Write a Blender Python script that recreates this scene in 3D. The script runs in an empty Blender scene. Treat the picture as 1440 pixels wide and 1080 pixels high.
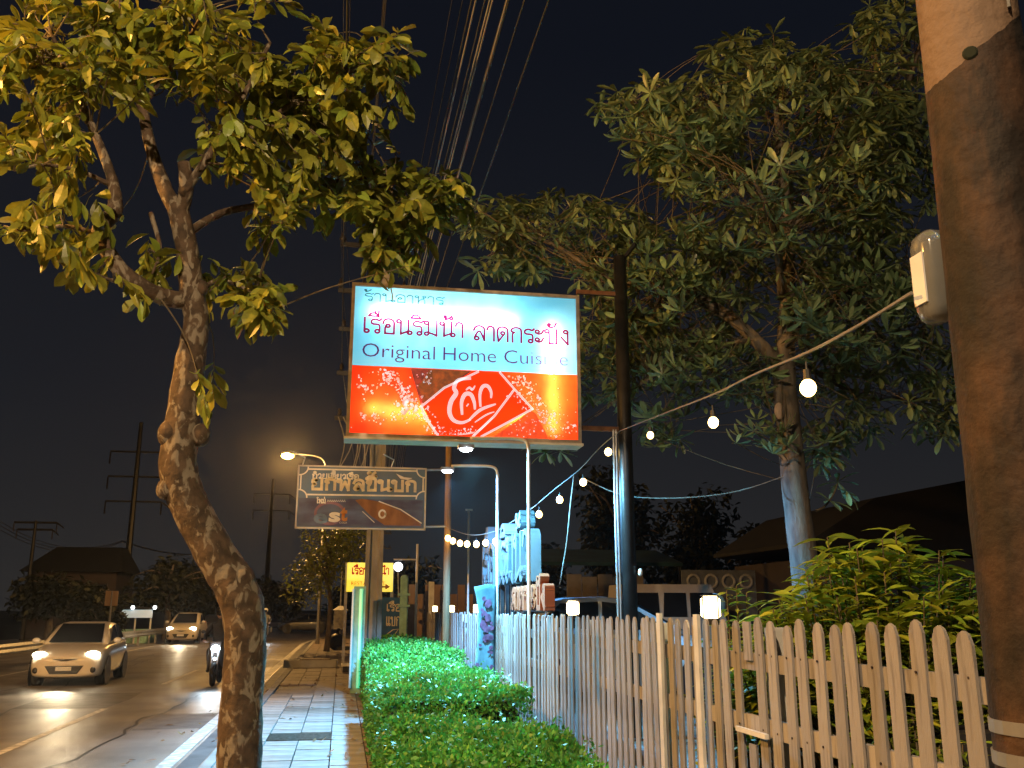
import bpy, math, random
from mathutils import Vector, Matrix
random.seed(11)
R = math.radians
scene = bpy.context.scene
col = scene.collection

# ------------------------------------------------------------------ camera
FPX = 1300.0                      # focal length in pixels of the 1440 px wide photograph
PITCH, YAW, EYE = R(13.7), R(10.17), 1.6
cam_d = bpy.data.cameras.new('camera'); cam = bpy.data.objects.new('camera', cam_d); col.objects.link(cam)
cam_d.sensor_width = 36.0; cam_d.lens = 36.0 * FPX / 1440.0
cam_d.clip_start = 0.05; cam_d.clip_end = 2000
cam.location = (0, 0, EYE)
cam.rotation_euler = (math.pi / 2 + PITCH, 0, -YAW)
scene.camera = cam

# ------------------------------------------------------------------ night sky
world = bpy.data.worlds.new('World'); scene.world = world; world.use_nodes = True
wn, wl = world.node_tree.nodes, world.node_tree.links
wn.clear()
wo = wn.new('ShaderNodeOutputWorld'); wb = wn.new('ShaderNodeBackground')
tc = wn.new('ShaderNodeTexCoord'); sx = wn.new('ShaderNodeSeparateXYZ'); rp = wn.new('ShaderNodeValToRGB')
wl.new(tc.outputs['Generated'], sx.inputs[0]); wl.new(sx.outputs['Z'], rp.inputs[0])
rp.color_ramp.elements[0].position = 0.0; rp.color_ramp.elements[0].color = (.0215, .0205, .0205, 1)
rp.color_ramp.elements[1].position = 0.55; rp.color_ramp.elements[1].color = (.0048, .0062, .0105, 1)
e = rp.color_ramp.elements.new(0.22); e.color = (.0105, .0118, .0155, 1)
wl.new(rp.outputs[0], wb.inputs[0]); wb.inputs[1].default_value = 1.0
wl.new(wb.outputs[0], wo.inputs[0])
scene.view_settings.view_transform = 'Standard'; scene.view_settings.look = 'None'
scene.view_settings.exposure = 0.0; scene.view_settings.gamma = 1.0
scene.cycles.use_denoising = True
scene.cycles.max_bounces = 5; scene.cycles.diffuse_bounces = 3; scene.cycles.transmission_bounces = 4; scene.cycles.volume_bounces = 0
scene.cycles.use_adaptive_sampling = True; scene.cycles.adaptive_threshold = .03
scene.cycles.sample_clamp_indirect = 4.0; scene.cycles.sample_clamp_direct = 60.0
scene.cycles.caustics_reflective = False; scene.cycles.caustics_refractive = False

# ------------------------------------------------------------------ helpers
_rot = cam.rotation_euler.to_matrix()
def ray(px, py): return _rot @ Vector(((px - 720) / FPX, -(py - 540) / FPX, -1.0))
def P(px, py, Y):                                   # photograph pixel -> real point at distance Y along the street
    d = ray(px, py); t = Y / d.y; return Vector((d.x * t, Y, EYE + d.z * t))
def PX(px, py, X):                                  # ... on a plane parallel to the fence
    d = ray(px, py); t = X / d.x; return Vector((X, d.y * t, EYE + d.z * t))
def PZ(px, py, z):                                  # ... on the ground
    d = ray(px, py); t = (z - EYE) / d.z; return Vector((d.x * t, d.y * t, z))
def PV(px, py, A, B):                               # ... on the vertical plane through A and B
    n = Vector((-(B.y - A.y), B.x - A.x, 0)); d = ray(px, py); o = Vector((0, 0, EYE))
    t = n.dot(A - o) / n.dot(d); return o + d * t

def bend(Y): return 0.0 if Y < 50 else (Y - 50) ** 2 / 150.0      # the street bends to the right far away

M = {}
def mat(name, c, rough=.6, metal=0, var=.25, scale=6, bump=0, bscale=40, spec=.5, trans=0, emit=0, coat=0, c2=None, island=0, detail=4, stretch=None, orand=0, lo=.35, hi=.65):
    m = bpy.data.materials.new(name); m.use_nodes = True; M[name] = m
    n, l = m.node_tree.nodes, m.node_tree.links
    b = n['Principled BSDF']; out = n['Material Output']
    b.inputs['Roughness'].default_value = rough; b.inputs['Metallic'].default_value = metal
    b.inputs['Specular IOR Level'].default_value = spec; b.inputs['Coat Weight'].default_value = coat
    t = n.new('ShaderNodeTexCoord'); nz = n.new('ShaderNodeTexNoise'); r = n.new('ShaderNodeValToRGB')
    nz.inputs['Scale'].default_value = scale; nz.inputs['Detail'].default_value = detail
    src = t.outputs['Object']
    if stretch:
        mp = n.new('ShaderNodeMapping'); mp.inputs['Scale'].default_value = stretch
        l.new(src, mp.inputs[0]); src = mp.outputs[0]
    l.new(src, nz.inputs['Vector'])
    c2 = c2 or tuple(max(0, x * (1 - var)) for x in c)
    c1 = c if c2 is None or var == 0 else tuple(min(1, x * (1 + var * .5)) for x in c)
    r.color_ramp.elements[0].position = lo; r.color_ramp.elements[0].color = (*c2, 1)
    r.color_ramp.elements[1].position = hi; r.color_ramp.elements[1].color = (*c1, 1)
    l.new(nz.outputs['Fac'], r.inputs[0]); cs = r.outputs[0]
    if orand:
        oi = n.new('ShaderNodeObjectInfo'); hv0 = n.new('ShaderNodeHueSaturation'); m0 = n.new('ShaderNodeMapRange'); m0.inputs['To Min'].default_value = 1 - orand; m0.inputs['To Max'].default_value = 1 + orand * .6
        l.new(oi.outputs['Random'], m0.inputs['Value']); l.new(m0.outputs[0], hv0.inputs['Value']); l.new(cs, hv0.inputs['Color']); cs = hv0.outputs[0]
    if island:
        g = n.new('ShaderNodeNewGeometry'); hv = n.new('ShaderNodeHueSaturation'); mr = n.new('ShaderNodeMapRange')
        mr.inputs['To Min'].default_value = 1 - island; mr.inputs['To Max'].default_value = 1 + island
        l.new(g.outputs['Random Per Island'], mr.inputs['Value']); l.new(mr.outputs[0], hv.inputs['Value'])
        mh = n.new('ShaderNodeMapRange'); mh.inputs['To Min'].default_value = .47; mh.inputs['To Max'].default_value = .53
        ml = n.new('ShaderNodeMath'); ml.operation = 'FRACT'; mm = n.new('ShaderNodeMath'); mm.operation = 'MULTIPLY'; mm.inputs[1].default_value = 7.31
        l.new(g.outputs['Random Per Island'], mm.inputs[0]); l.new(mm.outputs[0], ml.inputs[0]); l.new(ml.outputs[0], mh.inputs['Value'])
        l.new(mh.outputs[0], hv.inputs['Hue']); l.new(cs, hv.inputs['Color']); cs = hv.outputs[0]
    l.new(cs, b.inputs['Base Color'])
    if bump:
        bz = n.new('ShaderNodeTexNoise'); bz.inputs['Scale'].default_value = bscale; bz.inputs['Detail'].default_value = 6
        l.new(src, bz.inputs['Vector']); bp = n.new('ShaderNodeBump'); bp.inputs['Strength'].default_value = bump
        bp.inputs['Distance'].default_value = .02; l.new(bz.outputs['Fac'], bp.inputs['Height']); l.new(bp.outputs[0], b.inputs['Normal'])
    if emit:
        l.new(cs, b.inputs['Emission Color']); b.inputs['Emission Strength'].default_value = emit
    if trans:
        tr = n.new('ShaderNodeBsdfTranslucent'); mx = n.new('ShaderNodeMixShader'); mx.inputs[0].default_value = trans
        l.new(cs, tr.inputs[0]); l.new(b.outputs[0], mx.inputs[1]); l.new(tr.outputs[0], mx.inputs[2]); l.new(mx.outputs[0], out.inputs[0])
    return m
def lamp_mat(name, c, s):                            # glowing glass or tube
    m = bpy.data.materials.new(name); m.use_nodes = True; M[name] = m
    b = m.node_tree.nodes['Principled BSDF']; b.inputs['Base Color'].default_value = (.8, .8, .8, 1)
    b.inputs['Emission Color'].default_value = (*c, 1); b.inputs['Emission Strength'].default_value = s
    return m
def backlit(name, c, glow, c2=None, scale=5):        # printed translucent sheet of a light box
    m = bpy.data.materials.new(name); m.use_nodes = True; M[name] = m
    n, l = m.node_tree.nodes, m.node_tree.links; n.clear()
    o = n.new('ShaderNodeOutputMaterial'); tr = n.new('ShaderNodeBsdfTranslucent'); em = n.new('ShaderNodeEmission'); ad = n.new('ShaderNodeAddShader')
    t = n.new('ShaderNodeTexCoord'); nz = n.new('ShaderNodeTexNoise'); nz.inputs['Scale'].default_value = scale; nz.inputs['Detail'].default_value = 5
    r = n.new('ShaderNodeValToRGB'); r.color_ramp.elements[0].position = .38; r.color_ramp.elements[1].position = .66
    r.color_ramp.elements[0].color = (*c, 1); r.color_ramp.elements[1].color = (*(c2 or c), 1)
    l.new(t.outputs['Object'], nz.inputs['Vector']); l.new(nz.outputs['Fac'], r.inputs[0])
    l.new(r.outputs[0], tr.inputs[0]); l.new(r.outputs[0], em.inputs[0]); em.inputs[1].default_value = glow
    l.new(tr.outputs[0], ad.inputs[0]); l.new(em.outputs[0], ad.inputs[1]); l.new(ad.outputs[0], o.inputs[0])
    return m

def link(name, me, m=None, parent=None, smooth=False):
    o = bpy.data.objects.new(name, me); col.objects.link(o)
    if m is not None and not me.materials: me.materials.append(M[m] if isinstance(m, str) else m)
    if smooth: me.polygons.foreach_set('use_smooth', [True] * len(me.polygons))
    if parent is not None: o.parent = parent
    return o
def tag(o, label, cat, group=None, kind=None):
    o['label'] = label
    if cat: o['category'] = cat
    if group: o['group'] = group
    if kind: o['kind'] = kind
    return o
def empty(name, loc, label, cat, group=None, rz=0):
    o = bpy.data.objects.new(name, None); col.objects.link(o); o.location = loc; o.rotation_euler.z = rz
    o.empty_display_size = .1
    return tag(o, label, cat, group)
def copy_tree(o, parent=None):
    c = o.copy(); col.objects.link(c); c.parent = parent
    for ch in list(o.children): copy_tree(ch, c)
    return c

class MB:
    def __init__(s, off=(0, 0, 0)): s.v = []; s.f = []; s.off = Vector(off)
    def add(s, vs, fs):
        k = len(s.v); s.v += [tuple(Vector(v) - s.off) for v in vs]; s.f += [tuple(i + k for i in f) for f in fs]; return s
    def box(s, a, b, bev=0):
        (x0, y0, z0), (x1, y1, z1) = a, b
        if bev:
            vs = []
            for z in (z0, z1):
                vs += [(x0 + bev, y0, z), (x1 - bev, y0, z), (x1, y0 + bev, z), (x1, y1 - bev, z), (x1 - bev, y1, z), (x0 + bev, y1, z), (x0, y1 - bev, z), (x0, y0 + bev, z)]
            return s.add(vs, [tuple(range(7, -1, -1)), tuple(range(8, 16))] + [(i, (i + 1) % 8, (i + 1) % 8 + 8, i + 8) for i in range(8)])
        return s.add([(x0, y0, z0), (x1, y0, z0), (x1, y1, z0), (x0, y1, z0), (x0, y0, z1), (x1, y0, z1), (x1, y1, z1), (x0, y1, z1)],
                     [(3, 2, 1, 0), (4, 5, 6, 7), (0, 1, 5, 4), (1, 2, 6, 5), (2, 3, 7, 6), (3, 0, 4, 7)])
    def cbox(s, c, d, rz=0, rx=0):
        m = Matrix.Rotation(rz, 3, 'Z') @ Matrix.Rotation(rx, 3, 'X'); c = Vector(c); x, y, z = d[0] / 2, d[1] / 2, d[2] / 2
        vs = [c + m @ Vector(p) for p in ((-x, -y, -z), (x, -y, -z), (x, y, -z), (-x, y, -z), (-x, -y, z), (x, -y, z), (x, y, z), (-x, y, z))]
        return s.add(vs, [(3, 2, 1, 0), (4, 5, 6, 7), (0, 1, 5, 4), (1, 2, 6, 5), (2, 3, 7, 6), (3, 0, 4, 7)])
    def tube(s, pts, rad, n=8, cap=True, jit=0):
        pts = [Vector(p) for p in pts]; vs = []; fs = []; up = None
        if not isinstance(rad, (list, tuple)): rad = [rad] * len(pts)
        for i, p in enumerate(pts):
            d = (pts[min(i + 1, len(pts) - 1)] - pts[max(i - 1, 0)]).normalized()
            if up is None: up = d.orthogonal().normalized()
            up = (up - d * up.dot(d)); up = up.normalized() if up.length > 1e-6 else d.orthogonal().normalized()
            w = d.cross(up)
            for k in range(n):
                a = 2 * math.pi * k / n; r = rad[i] * (1 + (random.uniform(-jit, jit) if jit else 0))
                vs.append(p + (up * math.cos(a) + w * math.sin(a)) * r)
        for i in range(len(pts) - 1):
            for k in range(n): fs.append((i * n + k, i * n + (k + 1) % n, (i + 1) * n + (k + 1) % n, (i + 1) * n + k))
        if cap: fs.append(tuple(range(n - 1, -1, -1))); fs.append(tuple(range((len(pts) - 1) * n, len(pts) * n)))
        return s.add(vs, fs)
    def ball(s, c, r, n=12, m=8, sc=(1, 1, 1)):
        c = Vector(c); vs = [c + Vector((0, 0, -r * sc[2]))]; fs = []
        for j in range(1, m):
            t = math.pi * j / m - math.pi / 2
            for k in range(n):
                a = 2 * math.pi * k / n; vs.append(c + Vector((math.cos(a) * math.cos(t) * r * sc[0], math.sin(a) * math.cos(t) * r * sc[1], math.sin(t) * r * sc[2])))
        vs.append(c + Vector((0, 0, r * sc[2]))); L = len(vs) - 1
        for k in range(n):
            fs.append((0, 1 + (k + 1) % n, 1 + k)); fs.append((L, L - n + k, L - n + (k + 1) % n))
            for j in range(m - 2): fs.append((1 + j * n + k, 1 + j * n + (k + 1) % n, 1 + (j + 1) * n + (k + 1) % n, 1 + (j + 1) * n + k))
        return s.add(vs, fs)
    def loft(s, secs, closed=True, cap=True):
        n = len(secs[0]); vs = [p for q in secs for p in q]; fs = []
        for i in range(len(secs) - 1):
            for k in range(n if closed else n - 1): fs.append((i * n + k, i * n + (k + 1) % n, (i + 1) * n + (k + 1) % n, (i + 1) * n + k))
        if cap: fs.append(tuple(range(n - 1, -1, -1))); fs.append(tuple(range((len(secs) - 1) * n, len(secs) * n)))
        return s.add(vs, fs)
    def build(s, name, m, parent=None, smooth=False):
        me = bpy.data.meshes.new(name); me.from_pydata([tuple(v) for v in s.v], [], s.f); me.update()
        return link(name, me, m, parent, smooth)

def smooth_path(pts, k=5):
    pts = [Vector(p) for p in pts]
    if len(pts) < 3: return pts
    out = []
    for i in range(len(pts) - 1):
        p0, p1, p2, p3 = pts[max(i - 1, 0)], pts[i], pts[i + 1], pts[min(i + 2, len(pts) - 1)]
        for j in range(k):
            t = j / k
            out.append(.5 * ((2 * p1) + (p2 - p0) * t + (2 * p0 - 5 * p1 + 4 * p2 - p3) * t * t + (3 * p1 - p0 - 3 * p2 + p3) * t ** 3))
    out.append(pts[-1]); return out
def lerp_list(r, n):
    return [r[min(int(i * (len(r) - 1) / (n - 1)), len(r) - 2)] * (1 - (i * (len(r) - 1) / (n - 1) - min(int(i * (len(r) - 1) / (n - 1)), len(r) - 2)))
            + r[min(int(i * (len(r) - 1) / (n - 1)), len(r) - 2) + 1] * (i * (len(r) - 1) / (n - 1) - min(int(i * (len(r) - 1) / (n - 1)), len(r) - 2)) for i in range(n)]

# ------------------------------------------------------------------ Thai stroke lettering
def O(cx, cy, r): return [(cx + r * math.cos(a * math.pi / 6), cy + r * math.sin(a * math.pi / 6)) for a in range(13)]
G = {
 'ร': (.60, [[(.56, .97), (.45, .86), (.28, .93), (.1, .86), (.06, .7), (.15, .6), (.38, .58), (.48, .48), (.48, .12)], O(.37, .11, .11)]),
 'น': (.82, [O(.13, .87, .11), [(.24, .87), (.24, .02), (.24, .02), (.58, .2)], [(.62, 1), (.62, .13)], O(.69, .12, .11)]),
 'อ': (.72, [[(.05, .68), (.12, .9), (.33, 1), (.55, .9), (.61, .68), (.61, 0), (.61, 0), (.16, 0), (.16, 0), (.16, .38), (.2, .5)], O(.3, .52, .1)]),
 'า': (.50, [[(.02, .75), (.08, .93), (.2, 1), (.34, .92), (.38, .75), (.38, 0)]]),
 'ห': (.82, [O(.13, .87, .11), [(.24, .87), (.24, 0)], [(.24, .1), (.32, .4), (.5, .6), (.66, .76)], O(.6, .88, .1), [(.48, .58), (.6, .52), (.64, .32), (.64, 0)]]),
 'เ': (.38, [[(.1, 1), (.1, .12)], O(.21, .12, .11)]),
 'แ': (.72, [[(.1, 1), (.1, .12)], O(.21, .12, .11), [(.44, 1), (.44, .12)], O(.55, .12, .11)]),
 'ม': (.80, [O(.13, .87, .11), [(.24, .87), (.24, .12)], O(.14, .12, .1), [(.22, .2), (.45, .12), (.66, .0)], [(.66, 1), (.66, 0)]]),
 'ล': (.72, [[(.05, .68), (.13, .9), (.33, 1), (.53, .9), (.6, .7), (.6, 0), (.6, 0), (.38, .6), (.22, .5), (.1, .2)], O(.2, .13, .11)]),
 'ด': (.72, [[(.4, .47), (.12, 0), (.12, 0), (.06, .55), (.12, .88), (.33, 1), (.54, .9), (.6, .7), (.6, 0)], O(.34, .56, .1)]),
 'ต': (.72, [[(.4, .47), (.12, 0), (.12, 0), (.06, .55), (.12, .88), (.22, 1), (.34, .88), (.46, 1), (.57, .88), (.6, .7), (.6, 0)], O(.34, .56, .1)]),
 'ก': (.72, [[(.14, 0), (.14, .52), (.22, .66), (.22, .66), (.06, .75), (.14, .93), (.34, 1), (.54, .92), (.6, .72), (.6, 0)]]),
 'ะ': (.52, [O(.13, .8, .1), [(.03, .72), (.2, .63), (.36, .7), (.45, .9)], O(.13, .25, .1), [(.03, .17), (.2, .08), (.36, .15), (.45, .35)]]),
 'บ': (.80, [O(.13, .87, .11), [(.24, .87), (.24, 0), (.24, 0), (.64, 0), (.64, 0), (.64, 1)]]),
 'ง': (.55, [O(.33, .87, .11), [(.44, .87), (.44, 0), (.44, 0), (.08, .5)]]),
 'ย': (.78, [O(.2, .87, .1), [(.1, .84), (.1, .62), (.28, .5), (.12, .4), (.12, 0), (.12, 0), (.62, 0), (.62, 0), (.62, 1)]]),
 'พ': (.95, [O(.13, .87, .11), [(.24, .87), (.26, 0), (.26, 0), (.47, .75), (.47, .75), (.68, 0), (.68, 0), (.72, 1)]]),
 'ข': (.75, [O(.2, .76, .09), [(.1, .8), (.16, .97), (.32, .92), (.28, .6), (.2, .4), (.2, 0), (.2, 0), (.6, 0), (.6, 0), (.6, 1)]]),
 'ว': (.58, [O(.33, .12, .11), [(.05, .72), (.14, .93), (.28, 1), (.42, .88), (.44, .6), (.44, .12)]]),
 'ใ': (.45, [O(.27, .1, .09), [(.18, .1), (.18, 1.1), (.06, 1.25), (.16, 1.42), (.34, 1.34)]]),
 ' ': (.5, []),
}
MARK = {
 'ิ': [[(.0, 1.14), (.12, 1.32), (.34, 1.34), (.5, 1.14), (.5, 1.14), (.0, 1.14)]],
 'ี': [[(.0, 1.14), (.12, 1.32), (.34, 1.34), (.5, 1.14), (.5, 1.14), (.0, 1.14)], [(.5, 1.12), (.5, 1.48)]],
 'ื': [[(.0, 1.14), (.12, 1.32), (.34, 1.34), (.5, 1.14), (.5, 1.14), (.0, 1.14)], [(.5, 1.12), (.5, 1.48)], [(.34, 1.3), (.34, 1.48)]],
 'ึ': [[(.0, 1.14), (.12, 1.32), (.34, 1.34), (.5, 1.14), (.5, 1.14), (.0, 1.14)], O(.47, 1.34, .07)],
 'ั': [O(.12, 1.33, .07), [(.06, 1.25), (.2, 1.14), (.4, 1.22), (.5, 1.45)]],
 '้': [O(.14, 1.36, .06), [(.2, 1.32), (.14, 1.16), (.32, 1.24), (.48, 1.42)]],
 '่': [[(.36, 1.18), (.36, 1.5)]],
 '๋': [[(.3, 1.16), (.3, 1.5)], [(.12, 1.33), (.48, 1.33)]],
 'ํ': [O(.5, 1.26, .08)],
}
def thai(text):
    """strokes of a line of text in units of letter height, and its width"""
    st = []; x = 0.0; last = 0.0; lw = .6; up = 0
    for ch in text:
        if ch == 'ำ':
            st += [[(u + last + .1, v) for u, v in s] for s in MARK['ํ']]; ch = 'า'
            w, ss = G['า']; st += [[(u + x, v) for u, v in s] for s in ss]; last = x; lw = w; x += w; continue
        if ch in MARK:
            dy = up; dx = last + lw - .68
            st += [[(u + dx, v + dy) for u, v in s] for s in MARK[ch]]; up += .34; continue
        w, ss = G[ch]; st += [[(u + x, v) for u, v in s] for s in ss]; last = x; lw = w; up = 0; x += w
    return st, x
def split_smooth(s):
    runs = [[s[0]]]
    for a, b in zip(s, s[1:]):
        if abs(a[0] - b[0]) < 1e-9 and abs(a[1] - b[1]) < 1e-9: runs.append([b])
        else: runs[-1].append(b)
    out = []
    for r in runs:
        out.append([(p.x, p.y) for p in smooth_path([Vector((a, b, 0)) for a, b in r], 4)] if len(r) > 2 else r)
    return [r for r in out if len(r) > 1]
def ribbon(mb, pts, w, fn, d0, d1=None, taper=None):
    """band of width w along 2-D points; fn(u, v, d) maps into space; d1 gives it thickness"""
    n = len(pts); L = []; Rr = []
    for i, (u, v) in enumerate(pts):
        a = pts[max(i - 1, 0)]; b = pts[min(i + 1, n - 1)]; dx, dy = b[0] - a[0], b[1] - a[1]; q = math.hypot(dx, dy) or 1
        ww = w * (taper(i / (n - 1)) if taper else 1) / 2
        ex, ey = (dx / q * w * .45, dy / q * w * .45) if i == n - 1 else ((-dx / q * w * .45, -dy / q * w * .45) if i == 0 else (0, 0))
        if taper: ex = ey = 0
        L.append((u + ex - dy / q * ww, v + ey + dx / q * ww)); Rr.append((u + ex + dy / q * ww, v + ey - dx / q * ww))
    if d1 is None:
        mb.add([fn(u, v, d0) for u, v in L] + [fn(u, v, d0) for u, v in Rr], [(i, n + i, n + i + 1, i + 1) for i in range(n - 1)])
    else:
        secs = [[fn(*L[i], d0), fn(*Rr[i], d0), fn(*Rr[i], d1), fn(*L[i], d1)] for i in range(n)]
        mb.loft(secs)
def thai_line(mb, text, u0, u1, v, h, w, fn, d0, d1=None):
    st, W = thai(text); sc = (u1 - u0) / (W - .12); k = 0
    for s in st:
        for r in split_smooth(s):
            k += 1; off = (k % 7) * .0006
            ribbon(mb, [(u0 + a * sc, v + b * h) for a, b in r], w, fn, d0 + off, None if d1 is None else d1 - off)
def latin(name, text, u0, u1, v, h, fn, d, m, parent, thin=0.0, ext=0, off=(0, 0, 0)):
    c = bpy.data.curves.new(name, 'FONT'); c.body = text; c.size = 1; c.resolution_u = 3; c.offset = thin
    o = bpy.data.objects.new(name, c); col.objects.link(o); dg = bpy.context.evaluated_depsgraph_get()
    me = bpy.data.meshes.new_from_object(o.evaluated_get(dg)); bpy.data.objects.remove(o); bpy.data.curves.remove(c)
    xs = [q.co.x for q in me.vertices]; x0, x1 = min(xs), max(xs); off = Vector(off)
    for q in me.vertices: q.co = Vector(fn(u0 + (q.co.x - x0) / (x1 - x0) * (u1 - u0), v + q.co.y * h / .73, d)) - off
    me.materials.clear(); return link(name, me, m, parent)

# ------------------------------------------------------------------ materials
mat('earth', (.045, .04, .034), .95, var=.4, scale=.4, bump=.3)
mat('concrete', (.30, .29, .27), .8, var=.25, scale=2.5, bump=.25, bscale=60)
mat('paver', (.25, .235, .21), .6, var=.3, orand=.2, scale=3, bump=.2, bscale=70)
mat('paver_red', (.21, .165, .13), .7, var=.35, orand=.3, scale=4, bump=.25, bscale=60)
mat('tar', (.02, .02, .02), .45, var=.2)
mat('tar_patch', (.125, .115, .105), .62, var=.4, scale=3, bump=.5, bscale=70)
mat('leaf_dry', (.20, .11, .04), .8, var=.4, scale=5, island=.4)
mat('gutter', (.12, .115, .11), .7, var=.35, scale=2, bump=.3)
mat('road_paint', (.62, .60, .55), .6, var=.45, scale=9)
mat('metal_dark', (.02, .02, .022), .4, .3, var=.3, scale=8, bump=.1)
mat('metal_grey', (.34, .34, .35), .45, .6, var=.2, scale=8)
mat('metal_white', (.72, .72, .72), .45, 0, var=.1)
mat('frame_metal', (.42, .36, .30), .4, .5, var=.3, scale=7)
mat('box_white', (.32, .32, .32), .7, var=.03)
mat('fence_paint', (.30, .28, .27), .72, c2=(.17, .15, .14), scale=4, bump=.35, bscale=26, stretch=(7, 7, .8), orand=.28, lo=.28, hi=.52, detail=8)
mat('fence_white', (.70, .69, .66), .7, var=.2, scale=5)
mat('nail', (.05, .03, .02), .6, .5)
mat('leaf', (.22, .25, .034), .40, var=.3, scale=3, trans=.25, island=.5, spec=.5)
mat('leaf_whorl', (.21, .29, .145), .36, var=.25, scale=2, trans=.2, island=.35)
mat('leaf_hedge', (.10, .34, .05), .45, var=.35, scale=2.5, trans=.2, island=.45)
mat('leaf_shrub', (.32, .40, .04), .4, var=.3, scale=3, trans=.28, island=.35)
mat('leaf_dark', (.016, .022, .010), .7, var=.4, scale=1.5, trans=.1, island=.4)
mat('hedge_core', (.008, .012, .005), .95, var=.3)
mat('bark_grey', (.15, .125, .10), .85, var=.45, scale=9, bump=.6, bscale=25, stretch=(1, 1, .35))
mat('twig', (.13, .10, .06), .8, var=.3, scale=10)
mat('pole_concrete', (.27, .25, .215), .8, var=.3, scale=3, bump=.25, bscale=45, stretch=(2, 2, .6))
mat('wood_pole', (.30, .19, .10), .8, var=.3, scale=5, bump=.3, stretch=(5, 5, .5))
mat('cable', (.05, .05, .05), .45, var=.2)
mat('cable_light', (.24, .23, .21), .5, var=.15)
mat('insulator', (.03, .026, .026), .35, var=.2)
mat('glass_dark', (.012, .013, .015), .06, 0, var=.1, spec=.8)
mat('car_silver', (.78, .72, .62), .3, .0, var=.04, coat=.8)
mat('car_dark', (.05, .05, .055), .3, .2, var=.05, coat=.8)
mat('car_blue', (.42, .50, .60), .3, .2, var=.05, coat=.8)
mat('car_cream', (.55, .50, .42), .35, 0, var=.06, coat=.4)
mat('tyre', (.012, .012, .012), .85, var=.2)
mat('plastic_black', (.015, .015, .016), .5, var=.2)
mat('plate', (.70, .70, .68), .5, var=.15, scale=30)
mat('skin', (.32, .19, .13), .6, var=.1)
mat('cloth_dark', (.025, .027, .034), .85, var=.3, scale=12)
mat('cloth_grey', (.22, .22, .24), .85, var=.3, scale=12)
mat('helmet_white', (.75, .75, .75), .25, coat=.6, var=.05)
mat('grate_iron', (.10, .085, .07), .95, var=.4, scale=20, spec=.05)
mat('rust', (.16, .07, .035), .85, var=.4, scale=8)
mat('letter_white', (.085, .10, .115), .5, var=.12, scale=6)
mat('letter_orange', (.34, .10, .04), .5, var=.15)
mat('letter_side', (.52, .40, .33), .6, var=.2)
mat('tarp_grey', (.22, .20, .18), .85, var=.3, scale=1.5)
mat('tarp_teal', (.012, .055, .065), .8, var=.4, scale=1.5)
mat('roof_dark', (.009, .009, .009), .85, var=.25, scale=2)
mat('wall_pink', (.055, .042, .04), .9, var=.2, scale=1)
mat('panel_blue', (.02, .10, .30), .5, var=.2)
mat('panel_mint', (.30, .55, .50), .5, var=.2)
mat('panel_pattern', (.16, .19, .24), .7, var=.3, scale=4)
mat('ring_pale', (.45, .48, .52), .7)
mat('balloon_blue', (.20, .42, .65), .4)
mat('banner', (.14, .26, .34), .8, var=.2, scale=10)
mat('banner_print', (.22, .10, .22), .8, var=.5, scale=14)
mat('board_wood', (.30, .20, .12), .8, var=.3, scale=3, stretch=(1, 1, .3))
mat('bin_black', (.012, .012, .014), .45, var=.3)
mat('sign_frame', (.50, .47, .42), .5, var=.15)
mat('board_bluegrey', (.075, .145, .25), .6, c2=(.11, .14, .18), scale=1.4)
mat('board_violet', (.055, .05, .10), .6, c2=(.10, .13, .21), scale=2.2, stretch=(1, 1, 2.5))
mat('board_gold', (.68, .58, .38), .6, var=.25, scale=6)
mat('board_cream', (.72, .68, .60), .6, var=.15, scale=6)
mat('board_brown', (.16, .065, .02), .5, c2=(.30, .13, .04), scale=6, stretch=(1, 1, .5))
mat('est_blue', (.13, .19, .28), .6); mat('est_orange', (.50, .20, .04), .6); mat('est_plum', (.20, .10, .13), .6)
lamp_mat('bulb_warm', (1, .64, .19), 15); lamp_mat('lantern_glow', (1, .74, .36), 13)
lamp_mat('tube_glow', (1, .97, .92), 140); lamp_mat('led_glow', (.80, .92, 1), 60)
lamp_mat('sodium_glow', (1, .52, .08), 60); lamp_mat('head_glow', (1, .86, .60), 45); lamp_mat('bike_glow', (.70, .88, 1), 60)
lamp_mat('tail_glow', (1, .06, .03), 4); lamp_mat('neon_green', (.0, .80, .36), .8); lamp_mat('shop_glow', (.20, .60, .75), .35); lamp_mat('white_glow', (.9, .95, 1), 6)
lamp_mat('yellow_panel', (1.0, .80, .01), .85); lamp_mat('window_glow', (.6, .75, .9), .25)
backlit('face_cyan', (.15, .58, .80), .40, (.28, .68, .82), 1.1)
backlit('face_red', (.78, .030, .006), .55, (.88, .075, .008), 1.5)
backlit('ink_green', (.01, .10, .10), .22); backlit('ink_red', (.42, .006, .05), .22); backlit('ink_plum', (.13, .02, .12), .22)
backlit('print_brown', (.30, .13, .05), .42, (.55, .20, .05), 14); backlit('print_shadow', (.12, .09, .06), .4, (.20, .13, .08), 14)
backlit('print_orange', (.88, .085, .010), .52); backlit('print_white', (.85, .92, .95), .62); backlit('print_pink', (.95, .62, .55), .5)

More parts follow.
